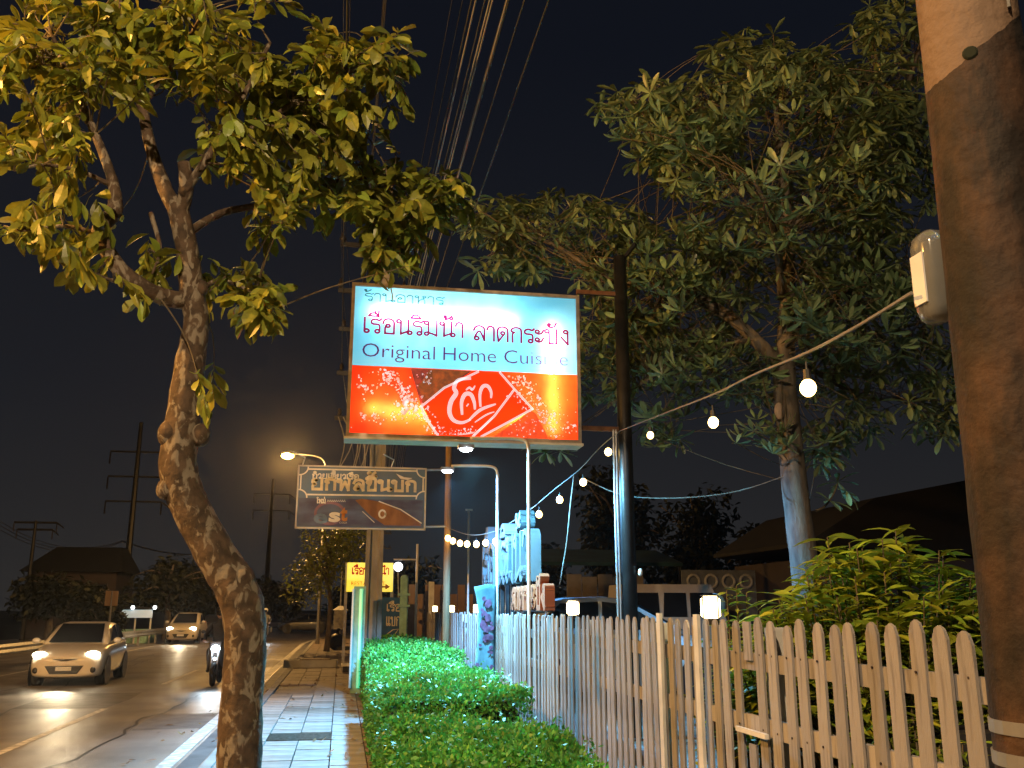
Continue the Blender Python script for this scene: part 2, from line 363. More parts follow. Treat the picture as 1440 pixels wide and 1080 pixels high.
def bark_mottled():
    m = mat('bark_mottled', (.085, .055, .035), .85, var=.5, scale=9, bump=.9, bscale=16)
    n, l = m.node_tree.nodes, m.node_tree.links; b = n['Principled BSDF']
    src = b.inputs['Base Color'].links[0].from_socket
    t = n.new('ShaderNodeTexCoord'); v = n.new('ShaderNodeTexNoise'); v.inputs['Scale'].default_value = 13; v.inputs['Detail'].default_value = 5; v.inputs['Distortion'].default_value = .8
    mp = n.new('ShaderNodeMapping'); mp.inputs['Scale'].default_value = (1, 1, .55)
    l.new(t.outputs['Object'], mp.inputs[0]); l.new(mp.outputs[0], v.inputs['Vector'])
    r = n.new('ShaderNodeValToRGB'); r.color_ramp.elements[0].position = .52; r.color_ramp.elements[1].position = .60
    l.new(v.outputs['Fac'], r.inputs[0]); mx = n.new('ShaderNodeMixRGB'); mx.inputs[2].default_value = (.225, .19, .145, 1)
    l.new(r.outputs[0], mx.inputs[0]); l.new(src, mx.inputs[1]); l.new(mx.outputs[0], b.inputs['Base Color'])
bark_mottled()
def road_material():
    m = mat('asphalt', (.19, .172, .152), .5, var=.4, scale=.8, bump=.5, bscale=55, detail=9)
    n, l = m.node_tree.nodes, m.node_tree.links; b = n['Principled BSDF']
    t = n.new('ShaderNodeTexCoord'); mp = n.new('ShaderNodeMapping'); mp.inputs['Scale'].default_value = (1.6, .12, 1)
    z = n.new('ShaderNodeTexNoise'); z.inputs['Scale'].default_value = 1.3; z.inputs['Detail'].default_value = 5
    l.new(t.outputs['Object'], mp.inputs[0]); l.new(mp.outputs[0], z.inputs['Vector'])
    r = n.new('ShaderNodeMapRange'); r.inputs['To Min'].default_value = .30; r.inputs['To Max'].default_value = .62
    l.new(z.outputs['Fac'], r.inputs['Value']); l.new(r.outputs[0], b.inputs['Roughness'])
road_material()
def plaster_pole():
    m = mat('painted_pole', (.016, .0085, .005), .8, c2=(.060, .029, .014), scale=3.2, bump=.8, bscale=14, detail=8, lo=.38, hi=.62)
    n, l = m.node_tree.nodes, m.node_tree.links; b = n['Principled BSDF']
    src = b.inputs['Base Color'].links[0].from_socket
    t = n.new('ShaderNodeTexCoord'); s = n.new('ShaderNodeSeparateXYZ'); l.new(t.outputs['Object'], s.inputs[0])
    a = n.new('ShaderNodeMath'); a.operation = 'MULTIPLY_ADD'; a.inputs[1].default_value = -.85     # slanting edge of the bare cement above the old paint
    nz = n.new('ShaderNodeTexNoise'); nz.inputs['Scale'].default_value = 9
    l.new(s.outputs['X'], a.inputs[0]); l.new(s.outputs['Z'], a.inputs[2])
    w = n.new('ShaderNodeMath'); w.operation = 'MULTIPLY_ADD'; w.inputs[1].default_value = .03; l.new(nz.outputs['Fac'], w.inputs[0]); l.new(a.outputs[0], w.inputs[2])
    g = n.new('ShaderNodeMath'); g.operation = 'GREATER_THAN'; g.inputs[1].default_value = 3.30; l.new(w.outputs[0], g.inputs[0])
    z2 = n.new('ShaderNodeTexNoise'); z2.inputs['Scale'].default_value = 1.7; z2.inputs['Detail'].default_value = 9; z2.inputs['Roughness'].default_value = .65
    mp2 = n.new('ShaderNodeMapping'); mp2.inputs['Scale'].default_value = (2.6, 2.6, .9); mp2.inputs['Location'].default_value = (3.3, 1.7, .4); l.new(t.outputs['Object'], mp2.inputs[0]); l.new(mp2.outputs[0], z2.inputs['Vector'])
    r2 = n.new('ShaderNodeValToRGB'); r2.color_ramp.elements[0].position = .44; r2.color_ramp.elements[0].color = (.16, .14, .13, 1); r2.color_ramp.elements[1].position = .60; r2.color_ramp.elements[1].color = (1.15, 1.1, 1, 1)
    l.new(z2.outputs['Fac'], r2.inputs[0]); ml2 = n.new('ShaderNodeMixRGB'); ml2.blend_type = 'MULTIPLY'; ml2.inputs[0].default_value = 1; l.new(src, ml2.inputs[1]); l.new(r2.outputs[0], ml2.inputs[2]); src = ml2.outputs[0]
    mx = n.new('ShaderNodeMixRGB'); mx.inputs[2].default_value = (.16, .105, .07, 1)
    l.new(g.outputs[0], mx.inputs[0]); l.new(src, mx.inputs[1]); l.new(mx.outputs[0], b.inputs['Base Color'])
plaster_pole()

# ------------------------------------------------------------------ ground, road, pavement
RZ = -.16
def strip(name, x0, x1, z, y0, y1, m, step=4, parent=None):
    mb = MB(); ys = []
    y = y0
    while y < y1: ys.append(y); y += step
    ys.append(y1)
    vs = []
    for y in ys: vs += [(x0 + bend(y), y, z), (x1 + bend(y), y, z)]
    mb.add(vs, [(2 * i, 2 * i + 1, 2 * i + 3, 2 * i + 2) for i in range(len(ys) - 1)])
    return mb.build(name, m, parent)
g = MB().add([(-900, -300, -.19), (900, -300, -.19), (900, 1400, -.19), (-900, 1400, -.19)], [(0, 1, 2, 3)]).build('ground', 'earth'); tag(g, 'dark bare earth around the street', None, kind='structure')
road = strip('road', -20.5, -1.78, RZ, -30, 170, 'asphalt'); tag(road, 'worn asphalt street with glossy wheel tracks', None, kind='structure')
gut = strip('gutter', -1.78, -1.42, RZ + .006, -12, 170, 'gutter'); tag(gut, 'grey concrete gutter beside the kerb', None, kind='structure')
strip('edge_line', -2.02, -1.84, RZ + .004, -12, 170, 'road_paint', parent=road)
strip('edge_line', -9.1, -8.98, RZ + .004, -12, 170, 'road_paint', parent=road)
for y in (5.0, 13.2, 24.5, 36, 48): strip('lane_dash', -4.22, -4.10, RZ + .004, y, y + (5.6 if y != 36 else 4), 'road_paint', 1, road)
for x_, y0_, y1_ in ((-3.1, 8, 44), (-5.6, 12, 52), (-7.4, 16, 60), (-2.5, 20, 40)):       # sealed cracks wandering along the lanes
    mbk = MB(); yk_ = y0_; pts_ = []; xx_ = x_
    while yk_ < y1_: pts_.append((xx_, yk_)); xx_ += random.gauss(0, .07); yk_ += random.uniform(.3, .8)
    ribbon(mbk, pts_, random.uniform(.025, .05), lambda u, v, d: (u, v, d), RZ + .003); mbk.build('sealed_crack', 'tar', road)
for x_, y_, w_, h_ in ((-3.0, 15.5, 1.1, 2.2), (-5.8, 19, 1.6, 3.2), (-2.9, 31, 1.0, 4)):
    MB().add([(x_ + a * w_ + random.uniform(-.05, .05), y_ + b * h_ + random.uniform(-.1, .1), RZ + .0018) for a, b in ((0, 0), (.5, -.03), (1, 0), (1.03, .5), (1, 1), (.5, 1.02), (0, 1), (-.03, .5))], [tuple(range(8))]).build('asphalt_patch', 'tar_patch', road)
kerb = MB(); ys = [i for i in range(-12, 50, 2)] + [i for i in range(50, 120, 4)]
kerb.loft([[(-1.42 + bend(y), y, -.2), (-1.27 + bend(y), y, -.2), (-1.27 + bend(y), y, .004), (-1.39 + bend(y), y, .004), (-1.42 + bend(y), y, -.02)] for y in ys])
tag(kerb.build('kerb', 'concrete'), 'pale concrete kerb along the pavement', None, kind='structure')
side = MB().loft([[(-1.27 + bend(y), y, -.2), (7.5 + bend(y), y, -.2), (7.5 + bend(y), y, -.035), (-1.27 + bend(y), y, -.035)] for y in ys]).build('sidewalk', 'gutter')
tag(side, 'tiled pavement between kerb and hedge', None, kind='structure')
tile_me = MB().box((-.193, -.193, -.03), (.193, .193, 0)).build('paving_tile', 'paver', side)
red_me = MB().box((-.193, -.193, -.03), (.193, .193, 0)).build('paving_tile', 'paver_red', side)
first = {0: tile_me, 1: red_me}; used = set()
def put_tile(x, y, k):
    if k in used: o = first[k].copy(); col.objects.link(o)
    else: o = first[k]; used.add(k)
    o.location = (x, y, random.uniform(-.0035, .0035)); o.rotation_euler = (random.uniform(-.006, .006), random.uniform(-.006, .006), random.uniform(-.006, .006))
GRATE = [(12.6, 13.6), (-1, .0)]
far_a, far_b = MB(), MB()
for j in range(120):
    y = 7.2 + j * .4
    for i in range(5):
        x = -1.06 + i * .4
        if 12.75 < y < 13.5 and -1.0 < x < .1: continue
        if (19.2 < y < 21.8 and x < -.6): continue
        red = i == 4 or (i == 3 and random.random() < .08) or (y > 15.5 and random.random() < .35) or y > 19
        if y < 29.2: put_tile(x, y, 1 if red else 0)
        else: (far_b if red else far_a).box((x - .193 + bend(y), y - .193, -.03), (x + .193 + bend(y), y + .193, random.uniform(-.003, .003)))
tag(far_a.build('far_paving_tiles', 'paver', side), 'grey tiles of the far pavement', None, kind='stuff') if far_a.v else None
tag(far_b.build('far_paving_tiles', 'paver_red', side), 'brown tiles of the far pavement', None, kind='stuff')
# drain grate
gr = empty('drain_grate', (-.46, 13.1, -.004), 'dark slotted drain grate set in the pavement tiles', 'grate')
MB().box((-.56, -.40, -.034), (.56, .40, -.022)).build('pit', 'hedge_core', gr)
for k in range(11): MB().box((-.54, -.36 + k * .068, -.02), (.54, -.33 + k * .068, 0)).build('bar', 'grate_iron', gr)
MB().box((-.56, -.40, -.02), (-.54, .40, .004)).box((.54, -.40, -.02), (.56, .40, .004)).build('rim', 'metal_grey', gr)
# broken kerb block and white slab
kb = empty('concrete_block', PZ(437, 938, 0), 'long low concrete block lying on the far pavement', 'block')
MB().box((-.75, -.3, 0), (.75, .3, .20), .04).build('slab', 'concrete', kb); MB().box((-.3, -.24, .2), (.55, .22, .235), .03).build('cap_stone', 'paver_red', kb)
ws = empty('low_bench', PZ(489, 945, 0), 'small white slab bench beside the hedge', 'bench')
MB().box((-.18, -.32, .16), (.18, .32, .21), .02).build('seat', 'metal_white', ws)
for y in (-.22, .22): MB().box((-.13, y - .03, 0), (.13, y + .03, .16)).build('leg', 'plastic_black', ws)

# ------------------------------------------------------------------ street lamps (sodium)
def street_lamp(x, y, label, rz=0, power=6500, lc=(1, .55, .20)):
    t = empty('street_lamp', (x, y, 0), label, 'street lamp', 'sodium lamps along the street', rz)
    MB().tube([(0, 0, -.1), (0, 0, .5), (0, 0, 8.4)], [.11, .085, .05], 10).build('post', 'metal_grey', t, True)
    MB().tube(smooth_path([(0, 0, 8.3), (-.1, 0, 8.75), (-.5, 0, 9.0), (-1.55, 0, 9.1)]), .032, 8).build('arm', 'metal_grey', t, True)
    MB().loft([[(-1.45, -.05, 9.06), (-1.45, .05, 9.06), (-1.45, .05, 9.16), (-1.45, -.05, 9.16)], [(-1.75, -.15, 9.03), (-1.75, .15, 9.03), (-1.75, .1, 9.22), (-1.75, -.1, 9.22)], [(-2.2, -.1, 9.06), (-2.2, .1, 9.06), (-2.2, .06, 9.15), (-2.2, -.06, 9.15)]]).build('lamp_head', 'metal_grey', t)
    MB().ball((-1.88, 0, 8.98), .22, 14, 9, (1.4, .9, .75)).build('lamp_glass', 'sodium_glow', t, True)
    ld = bpy.data.lights.new('lamp_light', 'POINT'); ld.energy = power; ld.color = lc; ld.shadow_soft_size = .12
    lo = bpy.data.objects.new('lamp_light', ld); col.objects.link(lo); lo.parent = t; lo.location = (-1.88, 0, 8.68)
for y, lb in ((-2.6, 'sodium street lamp on the near kerb behind the viewer'), (46.5, 'glowing orange street lamp above the street behind the blue noodle signboard')):
    street_lamp(-1.05 + bend(y), y, lb, 0, 4600 if y < 0 else 4200, (1, .70, .40) if y < 0 else (1, .52, .14))
street_lamp(-11.4, 7.0, 'sodium street lamp across the street, beyond the guard rail', math.pi, 7800, (1, .47, .10))

# ------------------------------------------------------------------ picket fence
FX = 2.2; FT = 1.545; SP = .155
fence = empty('picket_fence', (FX, 12, 0), 'long beige painted picket fence with rounded tops behind the hedge', 'fence')
def picket_mesh(h, w=.088, t=.013):
    mb = MB(); pts = [(-w / 2, 0), (w / 2, 0), (w / 2, h - .05), (w * .30, h - .012), (0, h), (-w * .30, h - .012), (-w / 2, h - .05)]
    mb.loft([[(-t, p, q) for p, q in pts], [(0, p, q) for p, q in pts]]); return mb
pk = [picket_mesh(FT + d).build('picket', 'fence_paint', fence) for d in (0, .008, -.008)]
cnt = 0; y = 2.3; i = 0
nails = MB().tube([(-.0155, 0, 0), (-.0115, 0, 0)], .006, 6)
nail_o = nails.build('nail', 'nail', fence); nused = False
broken = {}
while y < 24.6:
    px_gap = 4.78 < y < 5.02
    if not px_gap:
        k = i % 3; o = pk[k] if i < 3 else pk[k].copy()
        if i >= 3: col.objects.link(o)
        o.location = (random.uniform(-.002, .002), y - 12 + random.uniform(-.006, .006), random.uniform(-.016, .010)); o.rotation_euler.x = random.gauss(0, .008); o.rotation_euler.y = random.gauss(0, .006)
        if y < 5.4:
            for z in (FT - .18, .99):
                q = nail_o.copy() if nused else nail_o
                if nused: col.objects.link(q)
                nused = True; q.location = (0, y - 12 + random.uniform(-.006, .006), z)
    else:                                            # broken pickets: short stub above and below the hole
        z0 = random.uniform(.88, .96)
        MB().box((-.013, y - 12 - .044, 0), (0, y - 12 + .044, z0)).build('broken_picket', 'fence_paint', fence)
        MB().box((-.013, y - 12 - .044, 1.33), (0, y - 12 + .044, FT - .01)).build('broken_picket', 'fence_paint', fence)
    y += SP; i += 1
for z in (FT - .22, 1.0, .2):
    MB().box((.002, -9.8, z - .045), (.034, 12.6, z + .045)).build('rail', 'fence_paint', fence)
yy = 2.9
while yy < 24.7:
    MB().box((.036, yy - 12 - .05, 0), (.136, yy - 12 + .05, FT - .04)).build('post', 'fence_white', fence); yy += 1.86
for yp, hh in ((6.32, 1.575), (5.62, 1.57)):  # repaired spot with taller white battens
    MB().box((-.046, yp - 12 - .05, .3), (-.025, yp - 12 + .02, hh)).build('patch_batten', 'fence_white', fence)
MB().box((-.046, -7.30, .955), (-.025, -6.93, .98)).build('patch_rail', 'fence_white', fence)

# fence-top lanterns
def lantern(y, label):
    t = empty('fence_lantern', (FX + .09, y, FT - .04), label, 'lantern', 'lanterns on the fence top')
    MB().tube([(0, 0, 0), (0, 0, .04)], .05, 12).build('base', 'metal_dark', t)
    MB().tube([(0, 0, .04), (0, 0, .055), (0, 0, .155), (0, 0, .175)], [.045, .062, .062, .045], 14).build('glass_shade', 'lantern_glow', t, True)
    MB().tube([(0, 0, .178), (0, 0, .190)], [.066, .03], 12).build('cap', 'metal_dark', t)
    for a in range(4): MB().tube([(.066 * math.cos(a * 1.571 + .4), .066 * math.sin(a * 1.571 + .4), .03), (.066 * math.cos(a * 1.571 + .4), .066 * math.sin(a * 1.571 + .4), .18)], .005, 5).build('rib', 'metal_dark', t)
for y, lb in ((5.68, 'glowing white lantern on the fence beside the bright shrub'), (9.3, 'glowing lantern on the fence in front of the parked blue car'), (16.2, 'glowing fence lantern left of the tall blue letters'),
              (20.0, 'second fence lantern left of the blue letters, at the wooden pole foot'), (23.6, 'farthest small fence lantern next to the mint gate post')): lantern(y, lb)

# ------------------------------------------------------------------ hedges
def hedge(x0, x1, y0, y1, h, n, label, r=.16, m='leaf_hedge', ls=.036):
    t = empty('hedge', ((x0 + x1) / 2, (y0 + y1) / 2, 0), label, 'hedge', 'clipped hedge blocks before the fence')
    cx, cy = (x0 + x1) / 2, (y0 + y1) / 2; a, b = (x1 - x0) / 2, (y1 - y0) / 2
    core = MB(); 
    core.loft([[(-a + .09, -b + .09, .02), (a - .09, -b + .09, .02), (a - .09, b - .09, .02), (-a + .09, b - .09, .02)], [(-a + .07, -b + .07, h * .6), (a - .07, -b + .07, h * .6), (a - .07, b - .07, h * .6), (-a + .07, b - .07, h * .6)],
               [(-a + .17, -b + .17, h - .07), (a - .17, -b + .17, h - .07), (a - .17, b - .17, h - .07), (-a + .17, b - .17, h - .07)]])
    core.build('stems_or_core', 'hedge_core', t)  # added solid core, near-black for the shade inside, stops the view through
    mb = MB(); A = [4 * a * b, 2 * a * h, 2 * b * h]; tot = A[0] * 1.3 + A[1] + A[2]
    ph = [random.uniform(0, 6) for _ in range(4)]
    for _ in range(n):
        q = random.random() * tot
        if q < A[0] * 1.3: u, v = random.uniform(-a, a), random.uniform(-b, b); p = Vector((u, v, h)); nn = Vector((0, 0, 1))
        elif q < A[0] * 1.3 + A[1]: p = Vector((random.uniform(-a, a), -b, random.uniform(0, h))); nn = Vector((0, -1, 0))
        else: p = Vector((-a, random.uniform(-b, b), random.uniform(0, h))); nn = Vector((-1, 0, 0))
        # rounded shoulders
        ex, ey, ez = a - abs(p.x), b - abs(p.y), h - p.z
        if nn.z: 
            e = min(ex, ey)
            if e < r: p.z -= r - math.sqrt(max(0, r * r - (r - e) ** 2))
        else:
            if ez < r: 
                s = r - math.sqrt(max(0, r * r - (r - ez) ** 2)); p -= nn * s
        p.z += .06 * math.sin(3.1 * p.x + ph[0]) * math.sin(2.3 * p.y + ph[1]) + .035 * math.sin(7 * p.x + ph[2]) * math.sin(6 * p.y + ph[3])
        p += nn * random.gauss(-.015, .025)
        d = (nn * .35 + Vector((random.gauss(0, 1), random.gauss(0, 1), random.gauss(.2, 1))) * .6).normalized()
        w = d.cross(Vector((random.gauss(0, 1), random.gauss(0, 1), random.gauss(0, 1)))).normalized(); L = ls * random.uniform(.7, 1.4)
        mb.add([p, p + d * L * .5 + w * L * .28, p + d * L, p + d * L * .5 - w * L * .28], [(0, 1, 2, 3)])
    for _ in range(int(60 * a * b)):                  # stray shoots above the clipped top
        p = Vector((random.uniform(-a, a), random.uniform(-b, b), h - .02)); g = Vector((random.gauss(0, .3), random.gauss(0, .3), 1)).normalized(); hl_ = random.uniform(.05, .17)
        for k in range(7):
            q = p + g * hl_ * k / 6; d = Vector((random.gauss(0, 1), random.gauss(0, 1), .5)).normalized(); w = d.cross(g).normalized(); L = ls * 1.2
            mb.add([q, q + d * L * .5 + w * L * .28, q + d * L, q + d * L * .5 - w * L * .28], [(0, 1, 2, 3)])
    o = mb.build('foliage', m, t); o['kind'] = 'stuff'
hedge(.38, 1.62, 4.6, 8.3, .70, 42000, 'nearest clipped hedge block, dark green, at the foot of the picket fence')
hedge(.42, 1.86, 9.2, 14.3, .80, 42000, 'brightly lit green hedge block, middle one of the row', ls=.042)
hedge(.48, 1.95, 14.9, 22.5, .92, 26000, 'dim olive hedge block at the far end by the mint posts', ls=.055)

# ------------------------------------------------------------------ leaves
def leaf_geom(L, W, fold=.18, droop=.12, prof=((0, .04), (.3, .62), (.62, 1), (.86, .72), (1, .06))):
    vs = []; fs = []
    for t, w in prof:
        z = -droop * L * t * t; vs += [(-W * w / 2, t * L, z + fold * W * w / 2), (0, t * L, z), (W * w / 2, t * L, z + fold * W * w / 2)]
    for i in range(len(prof) - 1):
        k = 3 * i; fs += [(k, k + 1, k + 4, k + 3), (k + 1, k + 2, k + 5, k + 4)]
    return [Vector(v) for v in vs], fs
def frame(d, roll):
    d = d.normalized(); up = Vector((0, 0, 1)); s = d.cross(up)
    if s.length < 1e-3: s = Vector((1, 0, 0))
    s.normalize(); u = s.cross(d); m = Matrix((s, d, u)).transposed()
    return m @ Matrix.Rotation(roll, 3, 'Y')
def skeleton(paths):
    return [p for pts in paths for p in smooth_path(pts, 6)]
def ell(c, rx, ry, Y, dY):                            # random point of a rounded crown lobe seen at pixel c
    while True:
        q = Vector([random.uniform(-1, 1) for _ in range(3)])
        if q.length <= 1 and q.length > random.uniform(0, .75): break
    return P(c[0] + q.x * rx, c[1] + q.y * ry, Y + q.z * dY)

# ------------------------------------------------------------------ left roadside tree
TY = 8.3
def tp(l): return [P(a, b, c) for a, b, c in l]
tree = empty('roadside_tree', Vector((P(338, 1080, TY).x, TY, 0)), 'crooked roadside tree with mottled bark and broad leaves beside the kerb', 'tree')
T0 = tree.location.copy()
trunk_p = [(332, 1190, TY), (336, 1080, TY), (340, 980, TY), (345, 900, TY), (337, 838, TY), (305, 782, TY), (272, 722, TY), (251, 662, TY), (256, 600, TY), (266, 520, TY), (276, 455, TY), (270, 410, TY), (262, 345, TY), (249, 290, TY)]
rad = [.21, .182, .172, .172, .180, .168, .158, .160, .150, .132, .112, .108, .098, .092]
pth = smooth_path(tp(trunk_p), 5); pth[0].z = -.05
tm = MB(T0).tube(pth, lerp_list(rad, len(pth)), 16, jit=.045)
for a, b, rr in ((238, 610, .10), (282, 612, .085), (232, 688, .075), (338, 820, .13), (352, 850, .10), (284, 405, .06)):     # burls and old cuts
    tm.ball(P(a, b, TY - .05), rr, 10, 7, (1, 1, 1.25))
tm.build('trunk', 'bark_mottled', tree, True)
limbs = [
 ([(270, 425, TY), (232, 418, TY - .1), (194, 400, TY - .25), (160, 368, TY - .3), (140, 325, TY - .3), (160, 298, TY - .25), (160, 262, TY - .2), (146, 219, TY - .2), (121, 160, TY - .2), (97, 110, TY - .1), (70, 40, TY)], [.085, .078, .075, .07, .068, .072, .05, .042, .036, .03, .018]),
 ([(252, 300, TY), (233, 268, TY), (212, 208, TY + .1), (198, 140, TY + .2), (180, 60, TY + .3), (160, -30, TY + .4)], [.085, .07, .055, .05, .04, .03]),
 ([(254, 300, TY), (262, 262, TY - .1), (258, 228, TY - .15)], [.07, .065, .055]),
 ([(256, 275, TY - .1), (300, 210, TY - .2), (340, 140, TY - .3), (380, 60, TY - .3)], [.045, .036, .028, .016]),
 ([(262, 330, TY), (310, 300, TY + .2), (380, 285, TY + .35), (450, 260, TY + .4), (530, 250, TY + .5), (610, 262, TY + .6)], [.042, .036, .03, .024, .018, .010]),
 ([(450, 260, TY + .4), (500, 300, TY + .4), (550, 345, TY + .4)], [.02, .015, .008]),
 ([(300, 210, TY - .2), (390, 160, TY - .2), (470, 110, TY - .1), (540, 90, TY)], [.03, .024, .018, .009]),
 ([(275, 410, TY), (310, 395, TY + .1), (350, 410, TY + .1), (375, 440, TY + .1)], [.03, .022, .016, .008]),
 ([(160, 262, TY - .2), (110, 240, TY - .3), (60, 232, TY - .4), (20, 240, TY - .4)], [.026, .02, .014, .008]),
 ([(141, 330, TY - .3), (90, 318, TY - .3), (30, 325, TY - .3)], [.026, .018, .008]),
 ([(190, 400, TY - .25), (150, 392, TY - .4), (105, 372, TY - .5)], [.022, .016, .008]),
 ([(212, 300, TY), (225, 350, TY - .1), (214, 385, TY - .2)], [.024, .02, .01]),
 ([(180, 60, TY + .3), (130, 50, TY), (60, 90, TY - .2)], [.024, .018, .008]),
 ([(200, 150, TY + .2), (250, 80, TY), (290, 10, TY - .2)], [.028, .02, .012]),
]
lp = []
for pts, rr in limbs:
    q = smooth_path(tp(pts), 4); lp += q
    MB(T0).tube(q, lerp_list(rr, len(q)), 9, jit=.06).build('limb', 'bark_mottled', tree, True)
lobes = [((110, 60), 140, 80, 46), ((330, 60), 160, 75, 54), ((470, 130), 110, 90, 52), ((65, 215), 75, 60, 20), ((350, 190), 110, 60, 32), ((460, 250), 100, 60, 42), ((585, 275), 85, 42, 30), ((545, 340), 60, 42, 24), ((635, 268), 42, 26, 9),
         ((345, 425), 58, 50, 22), ((95, 325), 90, 30, 18), ((215, 400), 45, 28, 6), ((120, 385), 35, 12, 3), ((190, 100), 150, 70, 22), ((20, 120), 60, 110, 20), ((530, 75), 55, 45, 15), ((290, 550), 12, 25, 2), ((400, 300), 70, 50, 16), ((562, 372), 22, 10, 3)]
LVS = [leaf_geom(1, w_, f_, d_)[0] for w_, f_, d_ in ((.5, .18, .12), (.42, .45, .35), (.56, .1, .55), (.46, -.3, .2), (.52, .7, .05), (.38, .25, .75))]; LF = leaf_geom(1, .5)[1]
twigs = MB(T0); big = []; fol = MB(T0)
for c, rx, ry, n in lobes:
    for _ in range(int(n * 1.05)):
        tgt = ell(c, rx, ry, TY + .1, 1.25); base = min(lp, key=lambda p: (p - tgt).length + random.uniform(0, .25))
        mid = (base + tgt) / 2 + Vector((random.gauss(0, .07), random.gauss(0, .07), random.uniform(.0, .14))); pts = smooth_path([base, mid, tgt], 4)
        twigs.tube(pts, lerp_list([.009, .003], len(pts)), 5, cap=False)
        d = (pts[-1] - pts[-3]).normalized(); nl = random.randint(8, 13); seg = pts[-1] - d * .34; sidev = d.cross(Vector((random.gauss(0, .3), random.gauss(0, .3), 1))).normalized()
        for k in range(nl):
            t = k / (nl - 1); p = seg + d * .34 * t; sgn = 1 if k % 2 else -1
            dd = (d * (.45 + t) + sidev * sgn * (1.05 - .6 * t) + Vector((random.gauss(0, .25), random.gauss(0, .25), random.uniform(-.75, .15)))).normalized()
            L = random.uniform(.12, .235); m = frame(dd, random.gauss(0, .55))
            big.append((p, m, L, random.randrange(6)))
big.sort(key=lambda q: -q[2] / (q[0] - cam.location).length)
leaf_me = []
for v_ in LVS:
    me = bpy.data.meshes.new('leaf'); me.from_pydata([tuple(v) for v in v_], [], LF); me.materials.append(M['leaf']); leaf_me.append(me)
for i, (p, m, L, kv) in enumerate(big):
    if i < 300: o = link('leaf', leaf_me[kv], None, tree); o.matrix_basis = Matrix.LocRotScale(p - T0, m.to_quaternion(), (L, L, L))
    else: fol.add([p + (m @ v) * L for v in LVS[kv]], LF)
twigs.build('twigs', 'twig', tree)['kind'] = 'stuff'; fol.build('crown', 'leaf', tree)['kind'] = 'stuff'

litter = MB()
for _ in range(170):
    x_ = random.choice((random.uniform(-1.25, .3), random.uniform(.1, .34), random.uniform(-1.75, -1.43), random.uniform(-2.6, -1.5))); z_ = .006 if x_ > -1.3 else RZ + .012
    m_ = Matrix.Rotation(random.uniform(0, 6.28), 3, 'Z'); L = random.uniform(.07, .14); c_ = Vector((x_, random.uniform(8, 24), z_ + .004))
    litter.add([c_ + Vector(((m_ @ v).x * L, (m_ @ v).y * L, abs((m_ @ v).z) * L * .6)) for v in LVS[random.randrange(6)]], LF)
tag(litter.build('fallen_leaves', 'leaf_dry'), 'dry fallen leaves scattered over pavement, gutter and road edge', None, kind='stuff')

# ------------------------------------------------------------------ right tree with whorled leaves
WY = 12.6
wt = empty('whorled_leaf_tree', Vector((P(1130, 800, WY).x, WY, 0)), 'tall tree with star shaped leaf whorls behind the fence, right of the black pole', 'tree'); W0 = wt.location.copy()
q = smooth_path(tp([(1142, 900, WY), (1135, 830, WY), (1127, 760, WY), (1117, 680, WY), (1109, 600, WY), (1103, 530, WY), (1106, 450, WY), (1108, 340, WY), (1098, 220, WY), (1090, 120, WY)]), 4); q[0].z = 0
MB(W0).tube(q, lerp_list([.225, .205, .195, .185, .175, .17, .12, .10, .075, .04], len(q)), 14, jit=.03).build('trunk', 'bark_grey', wt, True)
wl_paths = [([(1100, 520, WY), (1060, 475, WY), (1010, 435, WY + .2), (940, 405, WY + .5), (860, 395, WY + .9), (780, 345, WY + 1.2), (690, 320, WY + 1.4)], [.13, .10, .085, .065, .05, .035, .015]),
 ([(1106, 470, WY), (1170, 420, WY - .2), (1240, 400, WY - .3), (1320, 430, WY - .4)], [.08, .06, .045, .02]),
 ([(1108, 330, WY), (1180, 240, WY), (1260, 160, WY), (1300, 40, WY)], [.07, .05, .04, .02]),
 ([(1108, 330, WY), (1030, 240, WY + .2), (950, 170, WY + .3), (880, 150, WY + .4)], [.07, .05, .035, .015]),
 ([(1100, 500, WY), (1160, 530, WY + .6), (1220, 560, WY + .8), (1300, 560, WY + .6)], [.06, .045, .03, .015]),
 ([(1060, 475, WY), (980, 500, WY + .3), (900, 540, WY + .6)], [.05, .035, .015]), ([(1100, 420, WY), (1090, 330, WY - 1), (1060, 250, WY - 1.6)], [.07, .05, .02])]
wlp = list(q)
for pts, rr in wl_paths:
    s = smooth_path(tp(pts), 4); wlp += s; MB(W0).tube(s, lerp_list(rr, len(s)), 8, jit=.04).build('limb', 'bark_grey', wt, True)
MB(W0).ball(P(1096, 578, WY - .16), .10, 10, 7, (.8, .5, 1.3)).build('cut_scar', 'letter_side', wt, True)
s = smooth_path(tp([(1148, 718, WY), (1160, 712, WY), (1172, 695, WY), (1178, 680, WY)]), 3); MB(W0).tube(s, lerp_list([.02, .008], len(s)), 6).build('shoot', 'twig', wt, True)
